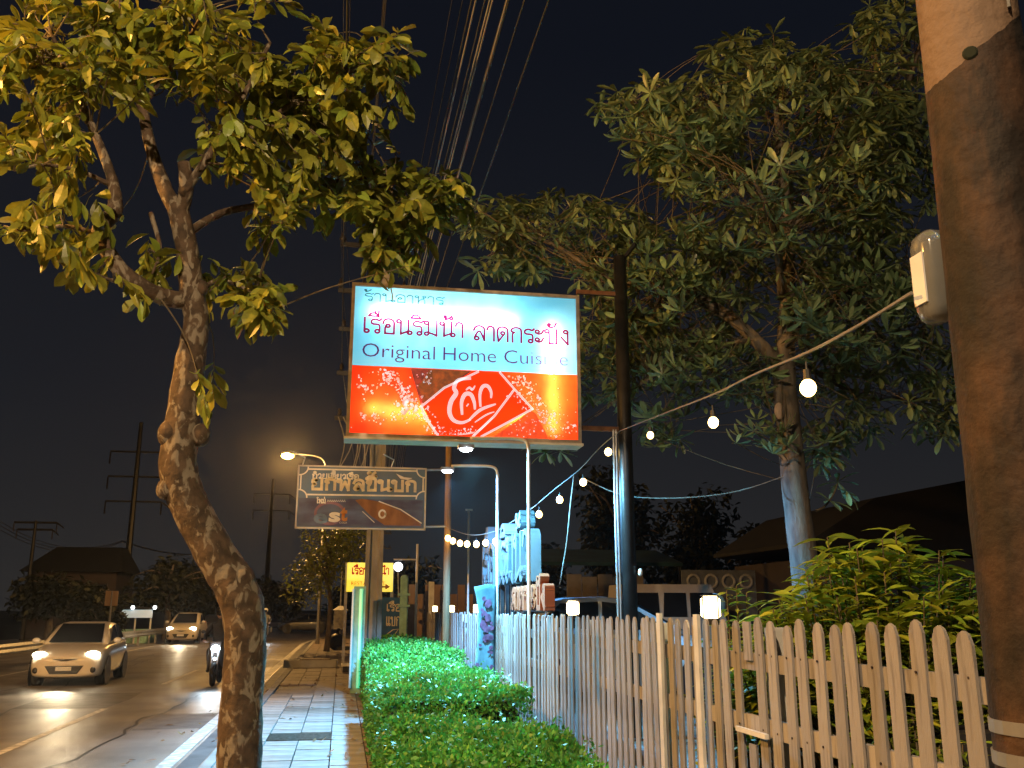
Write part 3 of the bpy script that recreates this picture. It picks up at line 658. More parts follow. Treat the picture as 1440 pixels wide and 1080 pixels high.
wl_lobes = [((1110, 230), 200, 165, 300, WY, 2.4), ((960, 175), 100, 75, 90, WY, 1.8), ((1230, 200), 100, 170, 140, WY, 2), ((1080, 80), 90, 45, 40, WY, 1.5), ((880, 150), 45, 25, 10, WY + .3, .6), ((800, 320), 130, 52, 100, WY + 1.9, 1.3), ((720, 372), 60, 20, 22, WY + 1.5, .5), ((690, 300), 48, 32, 24, WY + 1.4, .8),
            ((950, 400), 140, 90, 170, WY + .9, 1.6), ((1210, 440), 120, 95, 150, WY, 1.8), ((860, 500), 70, 80, 60, WY + 1.3, .7), ((1010, 520), 110, 55, 80, WY + .6, 1.2), ((1190, 560), 65, 70, 36, WY + .6, 1), ((1310, 540), 45, 85, 40, WY, 1), ((1075, 620), 40, 32, 9, WY - .3, .6), ((1160, 620), 40, 36, 14, WY + .3, .6),
            ((770, 625), 40, 20, 8, WY + 1.2, .4), ((930, 600), 40, 35, 12, WY + .5, .6), ((1250, 30), 60, 40, 22, WY, 1)]
WV, WF = leaf_geom(1, .27, .2, .25, ((0, .1), (.35, .6), (.68, 1), (.9, .7), (1, .08)))
def whorl(c, ax, n, L, tilt):
    vs, fs = [], []
    m0 = frame(ax, random.uniform(0, 6.28))
    a0 = random.uniform(0, 6.28)
    for k in range(n):
        a = a0 + 2 * math.pi * k / n + random.gauss(0, .08); tl = tilt + random.gauss(0, .15)
        d = m0 @ Vector((math.cos(a) * math.cos(tl), math.sin(tl), math.sin(a) * math.cos(tl)))
        m = frame(d, random.gauss(0, .2)); l = L * random.uniform(.85, 1.1); k0 = len(vs)
        vs += [c + (m @ v) * l for v in WV]; fs += [tuple(i + k0 for i in f) for f in WF]
    return vs, fs
protos = []
for i in range(4):
    vs, fs = whorl(Vector((0, 0, 0)), Vector((0, 0, 1)), random.choice((6, 7, 7, 8)), 1, random.uniform(-.35, .15))
    me = bpy.data.meshes.new('leaf_whorl'); me.from_pydata([tuple(v) for v in vs], [], fs); me.materials.append(M['leaf_whorl']); protos.append(me)
wpos = []; wtw = MB(W0)
for c, rx, ry, n, Y, dY in wl_lobes:
    for _ in range(int(n * 1.55)):
        p = ell(c, rx, ry, Y, dY); wpos.append(p)
        if random.random() < .7:
            b = min(random.sample(wlp, 14), key=lambda s: (s - p).length)
            if (b - p).length < 2.2: wtw.tube(smooth_path([b, (b + p) / 2 + Vector((0, 0, random.uniform(-.1, .2))), p], 3), .006, 4, cap=False)
for px_, py_ in ((1178, 678), (1166, 704), (1190, 690)): wpos.append(P(px_, py_, WY))
wpos.sort(key=lambda p: (p - cam.location).length); wf = MB(W0)
for i, p in enumerate(wpos):
    L = random.uniform(.21, .36); ax = Vector((random.gauss(0, .45), random.gauss(-.25, .45), 1)).normalized()
    if i < 300: o = link('leaf_whorl', protos[i % 4], None, wt); o.matrix_basis = Matrix.LocRotScale(p - W0, (frame(ax, random.uniform(0, 6.28)) @ Matrix.Rotation(-math.pi / 2, 3, 'X').inverted()).to_quaternion(), (L, L, L))
    else: wf.add(*whorl(p, ax, random.choice((6, 7, 7, 8)), L, random.uniform(-.45, .15)))
wf.build('crown', 'leaf_whorl', wt)['kind'] = 'stuff'; wtw.build('twigs', 'twig', wt)['kind'] = 'stuff'

# ------------------------------------------------------------------ shrubs behind the fence
def shrub(name, c, rx, ry, h, n, L, label):
    t = empty(name, (c.x, c.y, 0), label, 'shrub', 'leafy shrubs behind the fence'); mb = MB(); st = MB()
    SV, SF = leaf_geom(1, .3, .25, .35, ((0, .08), (.25, .7), (.5, 1), (.8, .55), (1, .04)))
    for _ in range(n):
        a = random.uniform(0, 6.28); rr = math.sqrt(random.random()); z = h * (1 - .35 * rr * rr) * random.uniform(.62, 1.03) ; p = Vector((rx * rr * math.cos(a), ry * rr * math.sin(a), z))
        st.tube([(p.x * .35, p.y * .35, 0), (p.x * .8, p.y * .8, z * .6), p], [.012, .009, .004], 5, cap=False)
        for k in range(random.randint(8, 12)):
            an = k * 2.4; d = Vector((math.cos(an), math.sin(an), random.uniform(-.15, .9))); m = frame(d, random.gauss(0, .3)); l = L * random.uniform(.6, 1.15); b = p - Vector((0, 0, .022 * k))
            mb.add([b + (m @ v) * l for v in SV], SF)
    st.build('stems_or_core', 'twig', t)['kind'] = 'stuff'; mb.build('leaves', 'leaf_shrub', t)['kind'] = 'stuff'
c = P(1235, 850, 5.6); shrub('leafy_shrub', c, .95, .55, 2.08, 420, .19, 'big yellow green shrub over the pickets under the right tree')
c = P(1035, 860, 6.3); shrub('leafy_shrub', c, .42, .25, 1.74, 42, .13, 'small bright shrub beside the glowing white fence lantern')
c = P(1300, 900, 4.3); shrub('leafy_shrub', c, .5, .3, 1.2, 40, .13, 'dark low shrub seen through the pickets next to the near pole')

# ------------------------------------------------------------------ big light box sign
SY = 12.0; bl, br, tl_ = P(486, 613, SY), P(818, 613, SY), P(487, 396, SY)
SW, SH = br.x - bl.x, tl_.z - bl.z; SD = .34
sign = empty('light_box_sign', (bl.x, SY, bl.z), 'large glowing restaurant light box, cyan above and red below, high beside the black pole', 'sign')
U = lambda px: (px - 486) / 332 * SW
V = lambda py: (613 - py - (px_slope if False else 0)) / 217 * SH
sf = lambda u, v, d: (u, -d, v)
fr = .045
MB().box((0, 0, 0), (SW, SD, fr), 0).box((0, 0, SH - fr), (SW, SD, SH)).box((0, 0, fr), (fr, SD, SH - fr)).box((SW - fr, 0, fr), (SW, SD, SH - fr)).build('frame', 'frame_metal', sign)
MB().box((-.02, -.02, -.035), (SW + .02, SD + .02, -.004)).build('bottom_ledge', 'sign_frame', sign)
vs_ = V(514)
MB().add([sf(fr, vs_, -.03), sf(SW - fr, vs_, -.03), sf(SW - fr, SH - fr, -.03), sf(fr, SH - fr, -.03)], [(0, 1, 2, 3)]).build('upper_panel', 'face_cyan', sign)
MB().add([sf(fr, fr, -.03), sf(SW - fr, fr, -.03), sf(SW - fr, vs_ - .003, -.03), sf(fr, vs_ - .003, -.03)], [(0, 1, 2, 3)]).build('lower_panel', 'face_red', sign)
MB().add([(fr, SD - .02, fr), (SW - fr, SD - .02, fr), (SW - fr, SD - .02, SH - fr), (fr, SD - .02, SH - fr)], [(3, 2, 1, 0)]).build('back_panel', 'box_white', sign)
for (a, b_), (c_, d_) in (((515, 438), (722, 440)), ((515, 575), (752, 577)), ((777, 440), (777, 598))):
    MB().tube([(U(a), .125, V(b_)), (U(c_), .125, V(d_))], .014, 8).build('fluorescent_tube', 'tube_glow', sign, True)
mb = MB(); thai_line(mb, 'ร้านอาหาร', U(504), U(616), V(421), .11, .013, sf, -.026); mb.build('lettering', 'ink_green', sign)
mb = MB(); thai_line(mb, 'เรือนริมน้ำ', U(503), U(645), V(467), .205, .028, sf, -.026); mb.build('lettering', 'ink_red', sign); mb = MB(); thai_line(mb, 'ลาดกระบัง', U(660), U(800), V(470), .205, .028, sf, -.026); mb.build('lettering', 'ink_red', sign)
for tx, ua, ub in (('Original', 504, 606), ('Home', 618, 694), ('Cuisine', 706, 800)): latin('lettering', tx, U(ua), U(ub), V(501.5), .20, sf, -.026, 'ink_plum', sign, -.010)
# printed drink picture
def poly(mb, pts, d): mb.add([sf(U(a), V(b), d) for a, b in pts], [tuple(range(len(pts)))])
lo, hi = 608.2, 515.0
mb = MB(); poly(mb, [(572, hi), (660, hi), (588, 568)][::-1], -.028); mb.build('printed_bottle_neck', 'print_shadow', sign)
mb = MB(); poly(mb, [(690, lo), (745, 568), (752, 572), (771, lo)], -.028); poly(mb, [(600, hi), (655, hi), (592, 565), (583, 540)][::-1], -.0272); mb.build('printed_bottle', 'print_brown', sign)
mb = MB(); poly(mb, [(590, 567), (622, 540), (660, hi + .5), (704, hi + .5), (745, 567), (676, lo), (612, lo)][::-1], -.0262); mb.build('printed_label', 'print_orange', sign)
mb = MB()
for pts in ([(588, 569), (620, 541), (668, hi + 1)], [(588, 569), (598, 588), (612, lo - 1)], [(700, hi + 1), (722, 540), (747, 566)], [(747, 566), (712, 586), (674, lo - 1)], [(720, 540), (692, 578), (662, lo - 1)]):
    ribbon(mb, [(U(a), V(b)) for a, b in pts], .030, sf, -.0250 - .0004 * random.random())
mb.build('label_border', 'print_white', sign)
mb = MB(); k = 0
for pts, w in (([(658, 526), (640, 529), (634, 540), (637, 548), (630, 560), (628, 575), (634, 586), (646, 589), (658, 584)], .052), ([(646, 578), (645, 560), (650, 549), (658, 549), (663, 560), (664, 570)], .048), ([(652, 566), (655, 562)], .03),
               ([(672, 566), (671, 548), (675, 537), (682, 536), (687, 544), (687, 553)], .042), ([(651, 543), (656, 539), (660, 542), (664, 536)], .026),
               ([(656, 585), (672, 570), (694, 561)], .036), ([(664, 588), (680, 577), (692, 572)], .020), ([(640, 606), (668, 600), (690, 580)], .020)):
    k += 1; p2 = [(v.x, v.y) for v in smooth_path([Vector((U(a), V(b), 0)) for a, b in pts], 5)]
    ribbon(mb, p2, w, sf, -.0238 - .0003 * k, taper=lambda t: .35 + 1.1 * math.sin(math.pi * min(1, max(0, .12 + t * .8))) * .75)
mb.build('printed_logo', 'print_white', sign)
mb = MB(); mp = MB(); random.seed(5)
def blob(m_, a, b, r, d):
    n = random.randint(5, 8); st = random.uniform(.5, 1.6); th = random.uniform(0, 3.1); pts = []
    for i in range(n):
        an = 6.283 * i / n; rr = r * random.uniform(.5, 1.2); x, y_ = rr * math.cos(an) * st, rr * math.sin(an); pts.append((a + x * math.cos(th) - y_ * math.sin(th), b + x * math.sin(th) + y_ * math.cos(th)))
    if all(491 < p[0] < 812 and 517 < p[1] < 607 for p in pts): poly(m_, pts[::-1], d)
kk = 0
for path, n, sp_, r in (([(535, 516), (545, 532), (562, 545), (575, 560), (586, 572)], 120, 5, 1.9), ([(500, 535), (512, 548), (525, 545), (540, 530)], 40, 3, 1.5), ([(490, 590), (515, 583), (540, 588), (570, 580), (588, 574)], 55, 3.5, 1.6),
                        ([(590, 575), (600, 592), (612, 606)], 50, 5, 1.5), ([(612, 602), (640, 604), (660, 600)], 70, 4, 1.2), ([(720, 520), (738, 530), (752, 550), (762, 575), (785, 604)], 130, 6, 1.8), ([(560, 565), (580, 572)], 60, 7, 2.2),
                        ([(500, 525), (600, 600)], 25, 30, 1.2), ([(770, 540), (800, 590)], 28, 18, 1.5), ([(722, 600), (745, 585)], 40, 8, 1.2), ([(722, 545), (740, 565)], 30, 4, 1.3), ([(585, 520), (600, 535)], 22, 6, 1.5), ([(786, 600), (812, 585)], 25, 4, 1.4)):
    for _ in range(n):
        s = random.random() * (len(path) - 1); i = min(int(s), len(path) - 2); f = s - i; kk += 1
        blob(mb if random.random() < .6 else mp, path[i][0] * (1 - f) + path[i + 1][0] * f + random.gauss(0, sp_), path[i][1] * (1 - f) + path[i + 1][1] * f + random.gauss(0, sp_), r * random.uniform(.4, 1.25), -.0200 + (kk % 40) * .00012)
mb.build('printed_splash', 'print_white', sign)['kind'] = 'stuff'; mp.build('printed_splash', 'print_pink', sign)['kind'] = 'stuff'
random.seed(12)
# black post that carries the sign
bp = P(886, 860, 12.15); bt = P(877, 362, 12.15)
post = empty('sign_post', (bp.x, 12.15, 0), 'thick black steel pole carrying the light box sign', 'pole')
MB().tube([(0, 0, 0), (0, 0, bt.z)], [.108, .092], 16).build('shaft', 'metal_dark', post, True)
MB().tube([(.02, 0, bt.z - .08), (.12, 0, bt.z + .06), (.24, 0, bt.z + .22)], .035, 6).build('hook', 'metal_dark', post)
for zz in (P(850, 413, 12.15).z, P(845, 603, 12.15).z): MB().box((SW + bl.x - bp.x + .0, -.03, zz - .03), (-.085, .03, zz + .03)).build('bracket', 'rust', post)
for k, dx in enumerate((-.135, -.172)): MB().tube([(dx, -.02, .0), (dx, -.02, P(880, 605, 12.15).z)], .014, 6).build('conduit', 'metal_grey', post)
MB().ball((.13, -.09, P(900, 805, 12.15).z), .035, 8, 6, (1, 1, 1.5)).build('socket', 'metal_white', post, True)

# ------------------------------------------------------------------ painted noodle signboard
BY = 17.6; a_, b_2, c_2 = P(417, 741, BY), P(596, 738, BY), P(417, 656, BY); BW, BH = b_2.x - a_.x, c_2.z - a_.z
sb = empty('noodle_signboard', (a_.x, BY, a_.z), 'faded blue noodle shop signboard with drink advert on the concrete pole', 'sign')
u2 = lambda px: (px - 417) / 179 * BW; v2 = lambda py: (741 - py) / 86 * BH
MB().box((0, -.02, 0), (BW, .05, BH)).build('panel', 'board_bluegrey', sb)
MB().box((.02, -.026, .02), (BW - .02, -.021, v2(700))).build('drink_advert', 'board_violet', sb)
MB().box((-.02, -.035, -.03), (BW + .02, .055, 0)).box((-.02, -.035, BH), (BW + .02, .055, BH + .03)).box((-.03, -.035, -.03), (0, .055, BH + .03)).box((BW, -.035, -.03), (BW + .03, .055, BH + .03)).build('frame', 'sign_frame', sb)
mb = MB(); d = .024
ribbon(mb, [(u2(430), v2(658.5)), (u2(583), v2(657.5))], .03, sf, d); ribbon(mb, [(u2(430), v2(695)), (u2(583), v2(694))], .03, sf, d)
ribbon(mb, [(u2(419.5), v2(668)), (u2(419.5), v2(688))], .025, sf, d); ribbon(mb, [(u2(593.5), v2(668)), (u2(593.5), v2(686))], .025, sf, d)
for cx, cy, a0 in ((417, 656, 270), (596, 656, 180), (417, 699, 0), (596, 698, 90)): ribbon(mb, [(u2(cx + 12 * math.cos(R(a0 + t * 9))), v2(cy - 11 * math.sin(R(a0 + t * 9)))) for t in range(11)], .025, sf, d + .0012)
mb.build('scroll_border', 'board_cream', sb)
mb = MB(); thai_line(mb, 'ก๋วยเตี๋ยวเรือ', u2(435), u2(500), v2(671.5), .085, .022, sf, .024); mb.build('lettering', 'board_cream', sb)
mb = MB(); thai_line(mb, 'ยกพลขึ้นบก', u2(434), u2(582), v2(687), .19, .052, sf, .024); mb.build('lettering', 'board_gold', sb)
mb = MB(); p2 = [(554, 662), (566, 667), (578, 668), (571, 671), (560, 669)]; mb.add([sf(u2(a), v2(b), .028) for a, b in p2], [(4, 3, 2, 1, 0)]); mb.build('boat_emblem', 'board_cream', sb)
mb = MB(); thai_line(mb, 'ใหม่', u2(443), u2(455), v2(707), .075, .018, sf, .034); mb.build('lettering', 'board_cream', sb)
mb = MB()
for k in range(9): ribbon(mb, [(u2(458 + k * 2.9), v2(704.5)), (u2(458.8 + k * 2.9), v2(701.8)), (u2(460 + k * 2.9), v2(704.3))], .010, sf, .034 + k * .0003)     # too small to read
mb.build('small_print', 'board_cream', sb)['kind'] = 'stuff'
mb = MB(); ribbon(mb, [(u2(462 + 20 * math.cos(R(t * 15))), v2(721 - 15 * math.sin(R(t * 15)))) for t in range(25)], .05, sf, .029); mb.build('logo_ring', 'est_plum', sb)
latin('logo_letter', 'e', u2(440), u2(459), v2(735), .26, sf, .032, 'est_blue', sb, .03); latin('logo_letter', 's', u2(461), u2(477), v2(732.5), .25, sf, .035, 'board_cream', sb, .04); latin('logo_letter', 't', u2(477), u2(487), v2(731), .28, sf, .038, 'est_orange', sb, .04)
latin('small_print', 'COLA', u2(476), u2(487), v2(735.5), .035, sf, .036, 'board_cream', sb)
mb = MB(); mb.add([sf(u2(a), v2(b), .030) for a, b in ((497, 702), (506, 699.5), (530, 703), (562, 716), (590, 732), (592, 737), (540, 737), (520, 724))], [tuple(range(7, -1, -1))]); mb.build('printed_bottle', 'board_brown', sb)
mb = MB(); ribbon(mb, [(u2(536 + 4.5 * math.cos(R(t * 30))), v2(721 - 5.5 * math.sin(R(t * 30)))) for t in range(13)], .035, sf, .034); mb.build('bottle_logo', 'board_cream', sb)
mb = MB(); ribbon(mb, [(u2(531), v2(703)), (u2(562), v2(714)), (u2(592), v2(733))], .02, sf, .033); ribbon(mb, [(u2(508), v2(718)), (u2(525), v2(733))], .012, sf, .033); mb.build('splash_streaks', 'board_cream', sb)
for px, e in ((420, (432, 648)), (546, (552, 650))): MB().tube([(u2(px), .0, BH), (u2(px + 4), -.1, BH + .16), (u2(px - 12), -.35, BH + .22)], .012, 6).build('lamp_arm', 'metal_white', sb)
wp = P(628, 860, BY)
for zz in (.04, BH): MB().tube([(BW, .03, zz), (wp.x - a_.x, .03, zz + .02)], .025, 6).build('bracket', 'metal_grey', sb)
wpole = empty('wooden_pole', (wp.x, BY + .05, 0), 'slim round brown wooden pole between noodle signboard and blue letters', 'pole')
MB().tube([(0, 0, 0), (0, 0, P(626, 600, BY).z + .9)], [.075, .06], 10).build('shaft', 'wood_pole', wpole, True)
MB().tube([(0, 0, P(626, 600, BY).z + .9), (0, 0, P(626, 600, BY).z + .94)], .068, 10).build('cap', 'metal_grey', wpole, True)

# ------------------------------------------------------------------ concrete utility poles and wires
def utility_pole(x, y, h, label, w=.19):
    t = empty('utility_pole', (x, y, 0), label, 'utility pole', 'concrete utility poles')
    def sec(z, s): return [(s * a, s * b, z) for a, b in ((-1, -1), (-.55, -1), (-.42, -.7), (.42, -.7), (.55, -1), (1, -1), (1, 1), (.55, 1), (.42, .7), (-.42, .7), (-.55, 1), (-1, 1))]
    MB().loft([sec(-.1, w * 1.05), sec(h * .5, w * .82), sec(h, w * .6)]).build('shaft', 'pole_concrete', t)
    for z in (5.6, 6.6, 7.6):
        MB().box((-.95, -.17, z - .045), (.95, -.06 - .06, z + .045)).build('crossarm', 'metal_dark', t)
        for x_ in (-.85, -.5, .5, .85):
            MB().tube([(x_, -.145, z + .045), (x_, -.145, z + .09), (x_, -.145, z + .11), (x_, -.145, z + .16), (x_, -.145, z + .22)], [.02, .06, .035, .05, .02], 8).build('insulator', 'insulator', t, True)
    for z in (8.5, 9.6):
        MB().box((-1.0, -.16, z - .05), (1.0, -.11, z + .05)).build('crossarm', 'metal_dark', t)
        for x_ in (-.95, -.45, .45, .95): MB().tube([(x_, -.135, z + .05), (x_, -.135, z + .1), (x_, -.135, z + .16), (x_, -.135, z + .28)], [.02, .08, .06, .02], 8).build('insulator', 'insulator', t, True)
    return t
UX = P(525, 820, 20).x
utility_pole(UX, 20, 11.6, 'grooved concrete utility pole passing behind the noodle signboard')
utility_pole(.9 + bend(64), 64, 11.4, 'far concrete utility pole where the street bends')
wires = []
for x_, z in [(-.85, 6.85), (.25, 7.0), (.38, 7.05), (.46, 7.2), (.55, 7.0), (.62, 7.3), (.3, 7.4), (.85, 6.95), (.5, 7.85), (.9, 7.85), (-.5, 7.9), (.95, 8.85), (.45, 8.8), (-.45, 8.85), (-.95, 8.85), (1.0, 9.95), (.5, 9.95), (-.45, 9.95), (-.9, 9.95)]:
    r_ = .009 if z < 8 else .006; thick = 'cable_light' if (.2 < x_ < .6 and z < 7.3) else 'cable'
    def seg(a, b, sag):
        return [a.lerp(b, k / 12) - Vector((0, 0, sag * 4 * (k / 12) * (1 - k / 12))) for k in range(13)]
    A, B, C_ = Vector((UX + x_ + .15, -22, z + .1)), Vector((UX + x_, 19.87, z)), Vector((.9 + bend(64) + x_, 63.9, z - .1))
    sag = random.uniform(.15, .4); lab = 'overhead cable running along the street above the pavement'
    o = MB().tube(seg(A, B, sag) + seg(B, C_, sag)[1:], r_, 5).build('overhead_cable', thick); tag(o, lab, 'cable', 'overhead cables')
# wire bundle hanging down the pole
o = MB()
for k in range(7):
    x_ = P(480 + k * 7, 640, 19.6).x; o.tube(smooth_path([(x_ - .1, 19.72, 5.6), (x_ + random.uniform(-.15, .15), 19.6, 5.0), (x_ + random.uniform(-.2, .2), 19.62, 4.3), (x_ + random.uniform(-.1, .1), 19.72, 3.7)], 4), .012, 5)
tag(o.build('cable_bundle', 'cable_light'), 'tangle of loose cables on the pole above the noodle signboard', 'cable')

# near painted pole at the right edge
NP0 = Vector((1.70, 2.22, 0)); 
np_ = empty('painted_concrete_pole', (NP0.x + .17, NP0.y + .05, 0), 'thick brown painted concrete pole at the right edge, cement showing above', 'utility pole')
def sec(z):
    s = .185 - .0125 * z; return [((s + random.gauss(0, .0012)) * math.cos(k * math.pi / 14), (s + random.gauss(0, .0012)) * math.sin(k * math.pi / 14), z) for k in range(28)]
MB().loft([sec(-.1 + .14 * k) for k in range(46)]).build('shaft', 'painted_pole', np_, True)
for z in (1.285, 1.205):
    s = .185 - .0125 * z + .004; MB().loft([[(math.cos(k * math.pi / 14) * s, math.sin(k * math.pi / 14) * s, zz) for k in range(28)] for zz in (z, z + .034)]).build('steel_band', 'metal_grey', np_)
hp = P(1364, 74, NP0.y - .12); s = .182 - .0135 * hp.z
dv = ray(1364, 74); tt = 1.0
while True:
    hp = Vector((0, 0, EYE)) + dv * tt; rr_ = math.hypot(hp.x - np_.location.x, hp.y - np_.location.y)
    if rr_ < .185 - .0125 * hp.z + .003: break
    tt += .002
hn = Vector((hp.x - np_.location.x, hp.y - np_.location.y, 0)).normalized(); hl = hp - np_.location
MB().tube([hl - hn * .03, hl, hl + hn * .004], [.02, .022, .017], 12).build('bolt_hole', 'hedge_core', np_)
MB().tube([(.02, -.146, 4.6), (.02, -.152, 3.35)], .005, 6).build('thin_cable', 'cable_light', np_)
# electricity meter with clear cover on its left side
mc = P(1312, 390, NP0.y + .2); mt = empty('electricity_meter', (mc.x, mc.y, mc.z), 'clear covered electricity meter on the left side of the brown pole', 'meter')
m_g = mat('clear_cover', (.75, .78, .78), .12, 0, var=.04, spec=.6)
m_g.node_tree.nodes['Principled BSDF'].inputs['Transmission Weight'].default_value = .85
secs = []
for z, s_ in ((-.145, .55), (-.13, .85), (-.10, 1), (.10, 1), (.13, .85), (.145, .55)): secs.append([(a * .045 * s_, b * .055 * s_, z) for a, b in ((-1, -.6), (-.6, -1), (.6, -1), (1, -.6), (1, .6), (.6, 1), (-.6, 1), (-1, .6))])
MB().loft(secs).build('cover', 'clear_cover', mt, True)
MB().box((-.052, -.03, -.09), (-.046, .03, .07)).build('dial_plate', 'metal_white', mt)
MB().box((.035, -.05, -.12), (.06, .05, .12)).build('mounting', 'metal_grey', mt)

# ------------------------------------------------------------------ festoon lights
Aa = P(1282, 412, NP0.y + .2); Bb = P(872, 606, 11.95); Cc = P(752, 712, 14.3); Dd = P(629, 742, 17.55)
def bulb(p, label, r=.036):
    t = empty('festoon_bulb', p, label, 'bulb', 'warm bulbs of the string lights')
    MB().ball((0, 0, -.115), r, 12, 9, (1, 1, 1.12)).build('glass', 'bulb_warm', t, True)
    MB().tube([(0, 0, -.08), (0, 0, -.035)], [.018, .016], 8).build('socket', 'plastic_black', t)
    MB().tube([(0, 0, -.04), (.0, 0, 0)], .005, 5).build('lead', 'cable', t)
def string(name, A, B, mids, label):
    pts = [A] + [PV(a, b, A, B) for a, b in mids] + [B]
    tag(MB().tube(smooth_path(pts, 6), .006, 6).build(name, 'cable_light'), label, 'cable')
string('festoon_cable', Aa, Bb, [(1200, 462), (1130, 498), (1060, 527), (1000, 556), (930, 583)], 'pale light cable from the brown pole to the black pole')
string('festoon_cable', Bb, Cc, [(845, 628), (815, 660), (780, 688)], 'pale light cable from the black pole to the blue letters')
string('festoon_cable', Cc, Dd, [(715, 737), (690, 749), (660, 752)], 'light cable from the blue letters to the wooden pole')
for a, b, lb in ((1134, 515, 'largest festoon bulb in front of the whorled tree trunk'), (1002, 574, 'festoon bulb between whorled tree trunk and black pole'), (914, 599, 'festoon bulb just right of the black pole')):
    p = PV(a, b, Aa, Bb); p.z += .02; bulb(p, lb, .034)
for a, b, lb in ((855, 624, 'festoon bulb just left of the black pole'), (820, 667, 'second festoon bulb left of the black pole'), (787, 692, 'third festoon bulb left of the black pole'), (758, 713, 'festoon bulb nearest to the stacked letter marks')):
    p = PV(a, b, Bb, Cc); bulb(p, lb, .05)
for a, b, lb in ((735, 731, 'bulb behind the stacked blue letter marks'), (697, 752, 'bulb over the left end of the blue letters'), (683, 754, 'rightmost bulb of the low sagging string'), (670, 756, 'second bulb from the right on the sagging string'), (657, 756, 'middle bulb of the sagging string by the thin post'), (647, 755, 'third bulb from the wooden pole'), (637, 752, 'second bulb from the wooden pole'), (630, 748, 'bulb touching the wooden pole')):
    bulb(PV(a, b, Cc, Dd), lb, .052)
tag(MB().tube(smooth_path([P(825, 675, 13), P(880, 697, 13), P(960, 700, 12.9), P(1040, 690, 12.8), P(1118, 664, 12.5)], 5), .008, 5).build('loose_wire', 'cable_light'), 'thin pale wire sagging from the bulbs to the tree trunk', 'wire')
tag(MB().tube(smooth_path([P(807, 668, 13.2), P(802, 710, 13.2), P(797, 760, 13.2), P(787, 822, 13.2)], 5), .008, 5).build('loose_wire', 'cable_light'), 'thin wire hanging down towards the parked blue car', 'wire')

# ------------------------------------------------------------------ arm lamps lighting the letters
def arm_lamp(pole_px, top_py, head_px, head_py, Y, label, energy, lc, cone):
    b = P(pole_px, 860, Y); t = empty('arm_flood_lamp', (b.x, Y, 0), label, 'flood lamp', 'white flood lamps on bent pipes')
    top = P(pole_px, top_py, Y).z; h = P(head_px, head_py, Y); hx = h.x - b.x
    MB().tube(smooth_path([(0, 0, 0), (0, 0, top - .5), (0, 0, top - .12), (-.08, 0, top), (hx * .5, 0, top + .01), (hx + .06, 0, top + .0)], 6), .022, 8).build('bent_pipe', 'metal_white', t, True)
    MB().cbox((hx, 0, h.z + .015), (.20, .14, .05), 0, 0).build('lamp_head', 'metal_grey', t)
    MB().ball((hx, -.03, h.z - .025), .058, 10, 6, (1.4, 1, .5)).build('lamp_lens', 'led_glow', t, True)
    ld = bpy.data.lights.new('lamp_light', 'SPOT' if cone else 'POINT'); ld.energy = energy; ld.color = lc; ld.shadow_soft_size = .05
    if cone: ld.spot_size = R(cone); ld.spot_blend = .3
    lo_ = bpy.data.objects.new('lamp_light', ld); col.objects.link(lo_); lo_.parent = t; lo_.location = (hx, 0, h.z - .14); lo_.rotation_euler.y = -R(20)
arm_lamp(699, 657, 629, 661, 14.2, 'white flood lamp on a bent pipe left of the blue letters', 3400, (.16, .52, 1), 150)
arm_lamp(744, 619, 655, 630, 11.72, 'white flood lamp on a bent pipe just below the light box sign', 2100, (.18, .66, .95), 160)
tp_ = P(658, 860, 19); t = empty('thin_post', (tp_.x, 19, 0), 'thin white post with a short cross piece behind the fence', 'post')
MB().tube([(0, 0, 0), (0, 0, P(658, 718, 19).z)], .022, 8).build('shaft', 'metal_white', t, True); MB().box((-.07, -.02, P(658, 718, 19).z), (.07, .02, P(658, 718, 19).z + .03)).build('cross_piece', 'metal_white', t)

# ------------------------------------------------------------------ raised letters along the fence
LX = 2.62
def letters(name, text, y0, y1, z, h, w, dep, mface, mside, label, x=LX, posts=True, cat='lettering', tilt=0):
    t = empty(name, (x, y0, 0), label, cat)
    st, W = thai(text); sc = (y0 - y1) / (W - .12)
    fn = lambda u, v, d: (d, -u, v)
    k = 0
    for s in st:
        mb = MB()
        for r in split_smooth(s):
            k += 1; off = (k % 5) * .002
            ribbon(mb, [(a * sc, z + b * h) for a, b in r], w, fn, -dep / 2 - off, dep / 2 + off)
        if mb.v: mb.build('letter_stroke', mface, t)
    if posts:
        n = 9
        for i in range(n): MB().box((-.03, -(.15 + i * (y0 - y1 - .3) / (n - 1)) - .03, 0), (.03, -(.15 + i * (y0 - y1 - .3) / (n - 1)) + .03, z + .05)).build('support_post', 'metal_dark', t)
        MB().box((.05, -(y0 - y1), z + .1), (.08, 0, z + .16)).box((.05, -(y0 - y1), z + h * .75), (.08, 0, z + h * .75 + .05)).build('back_rail', 'metal_dark', t)
    else: MB().box((-.02, -(y0 - y1) - .02, z - .05), (.04, .02, z - .003)).build('base_rail', 'metal_dark', t)
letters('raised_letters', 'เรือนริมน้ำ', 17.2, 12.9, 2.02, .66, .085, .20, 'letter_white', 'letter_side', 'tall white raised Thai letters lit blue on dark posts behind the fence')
letters('raised_letters', 'ลาดกระบัง', 13.2, 11.0, 1.62, .25, .07, .11, 'letter_orange', 'letter_side', 'small orange raised Thai letters standing just above the fence top', x=2.42, posts=False)

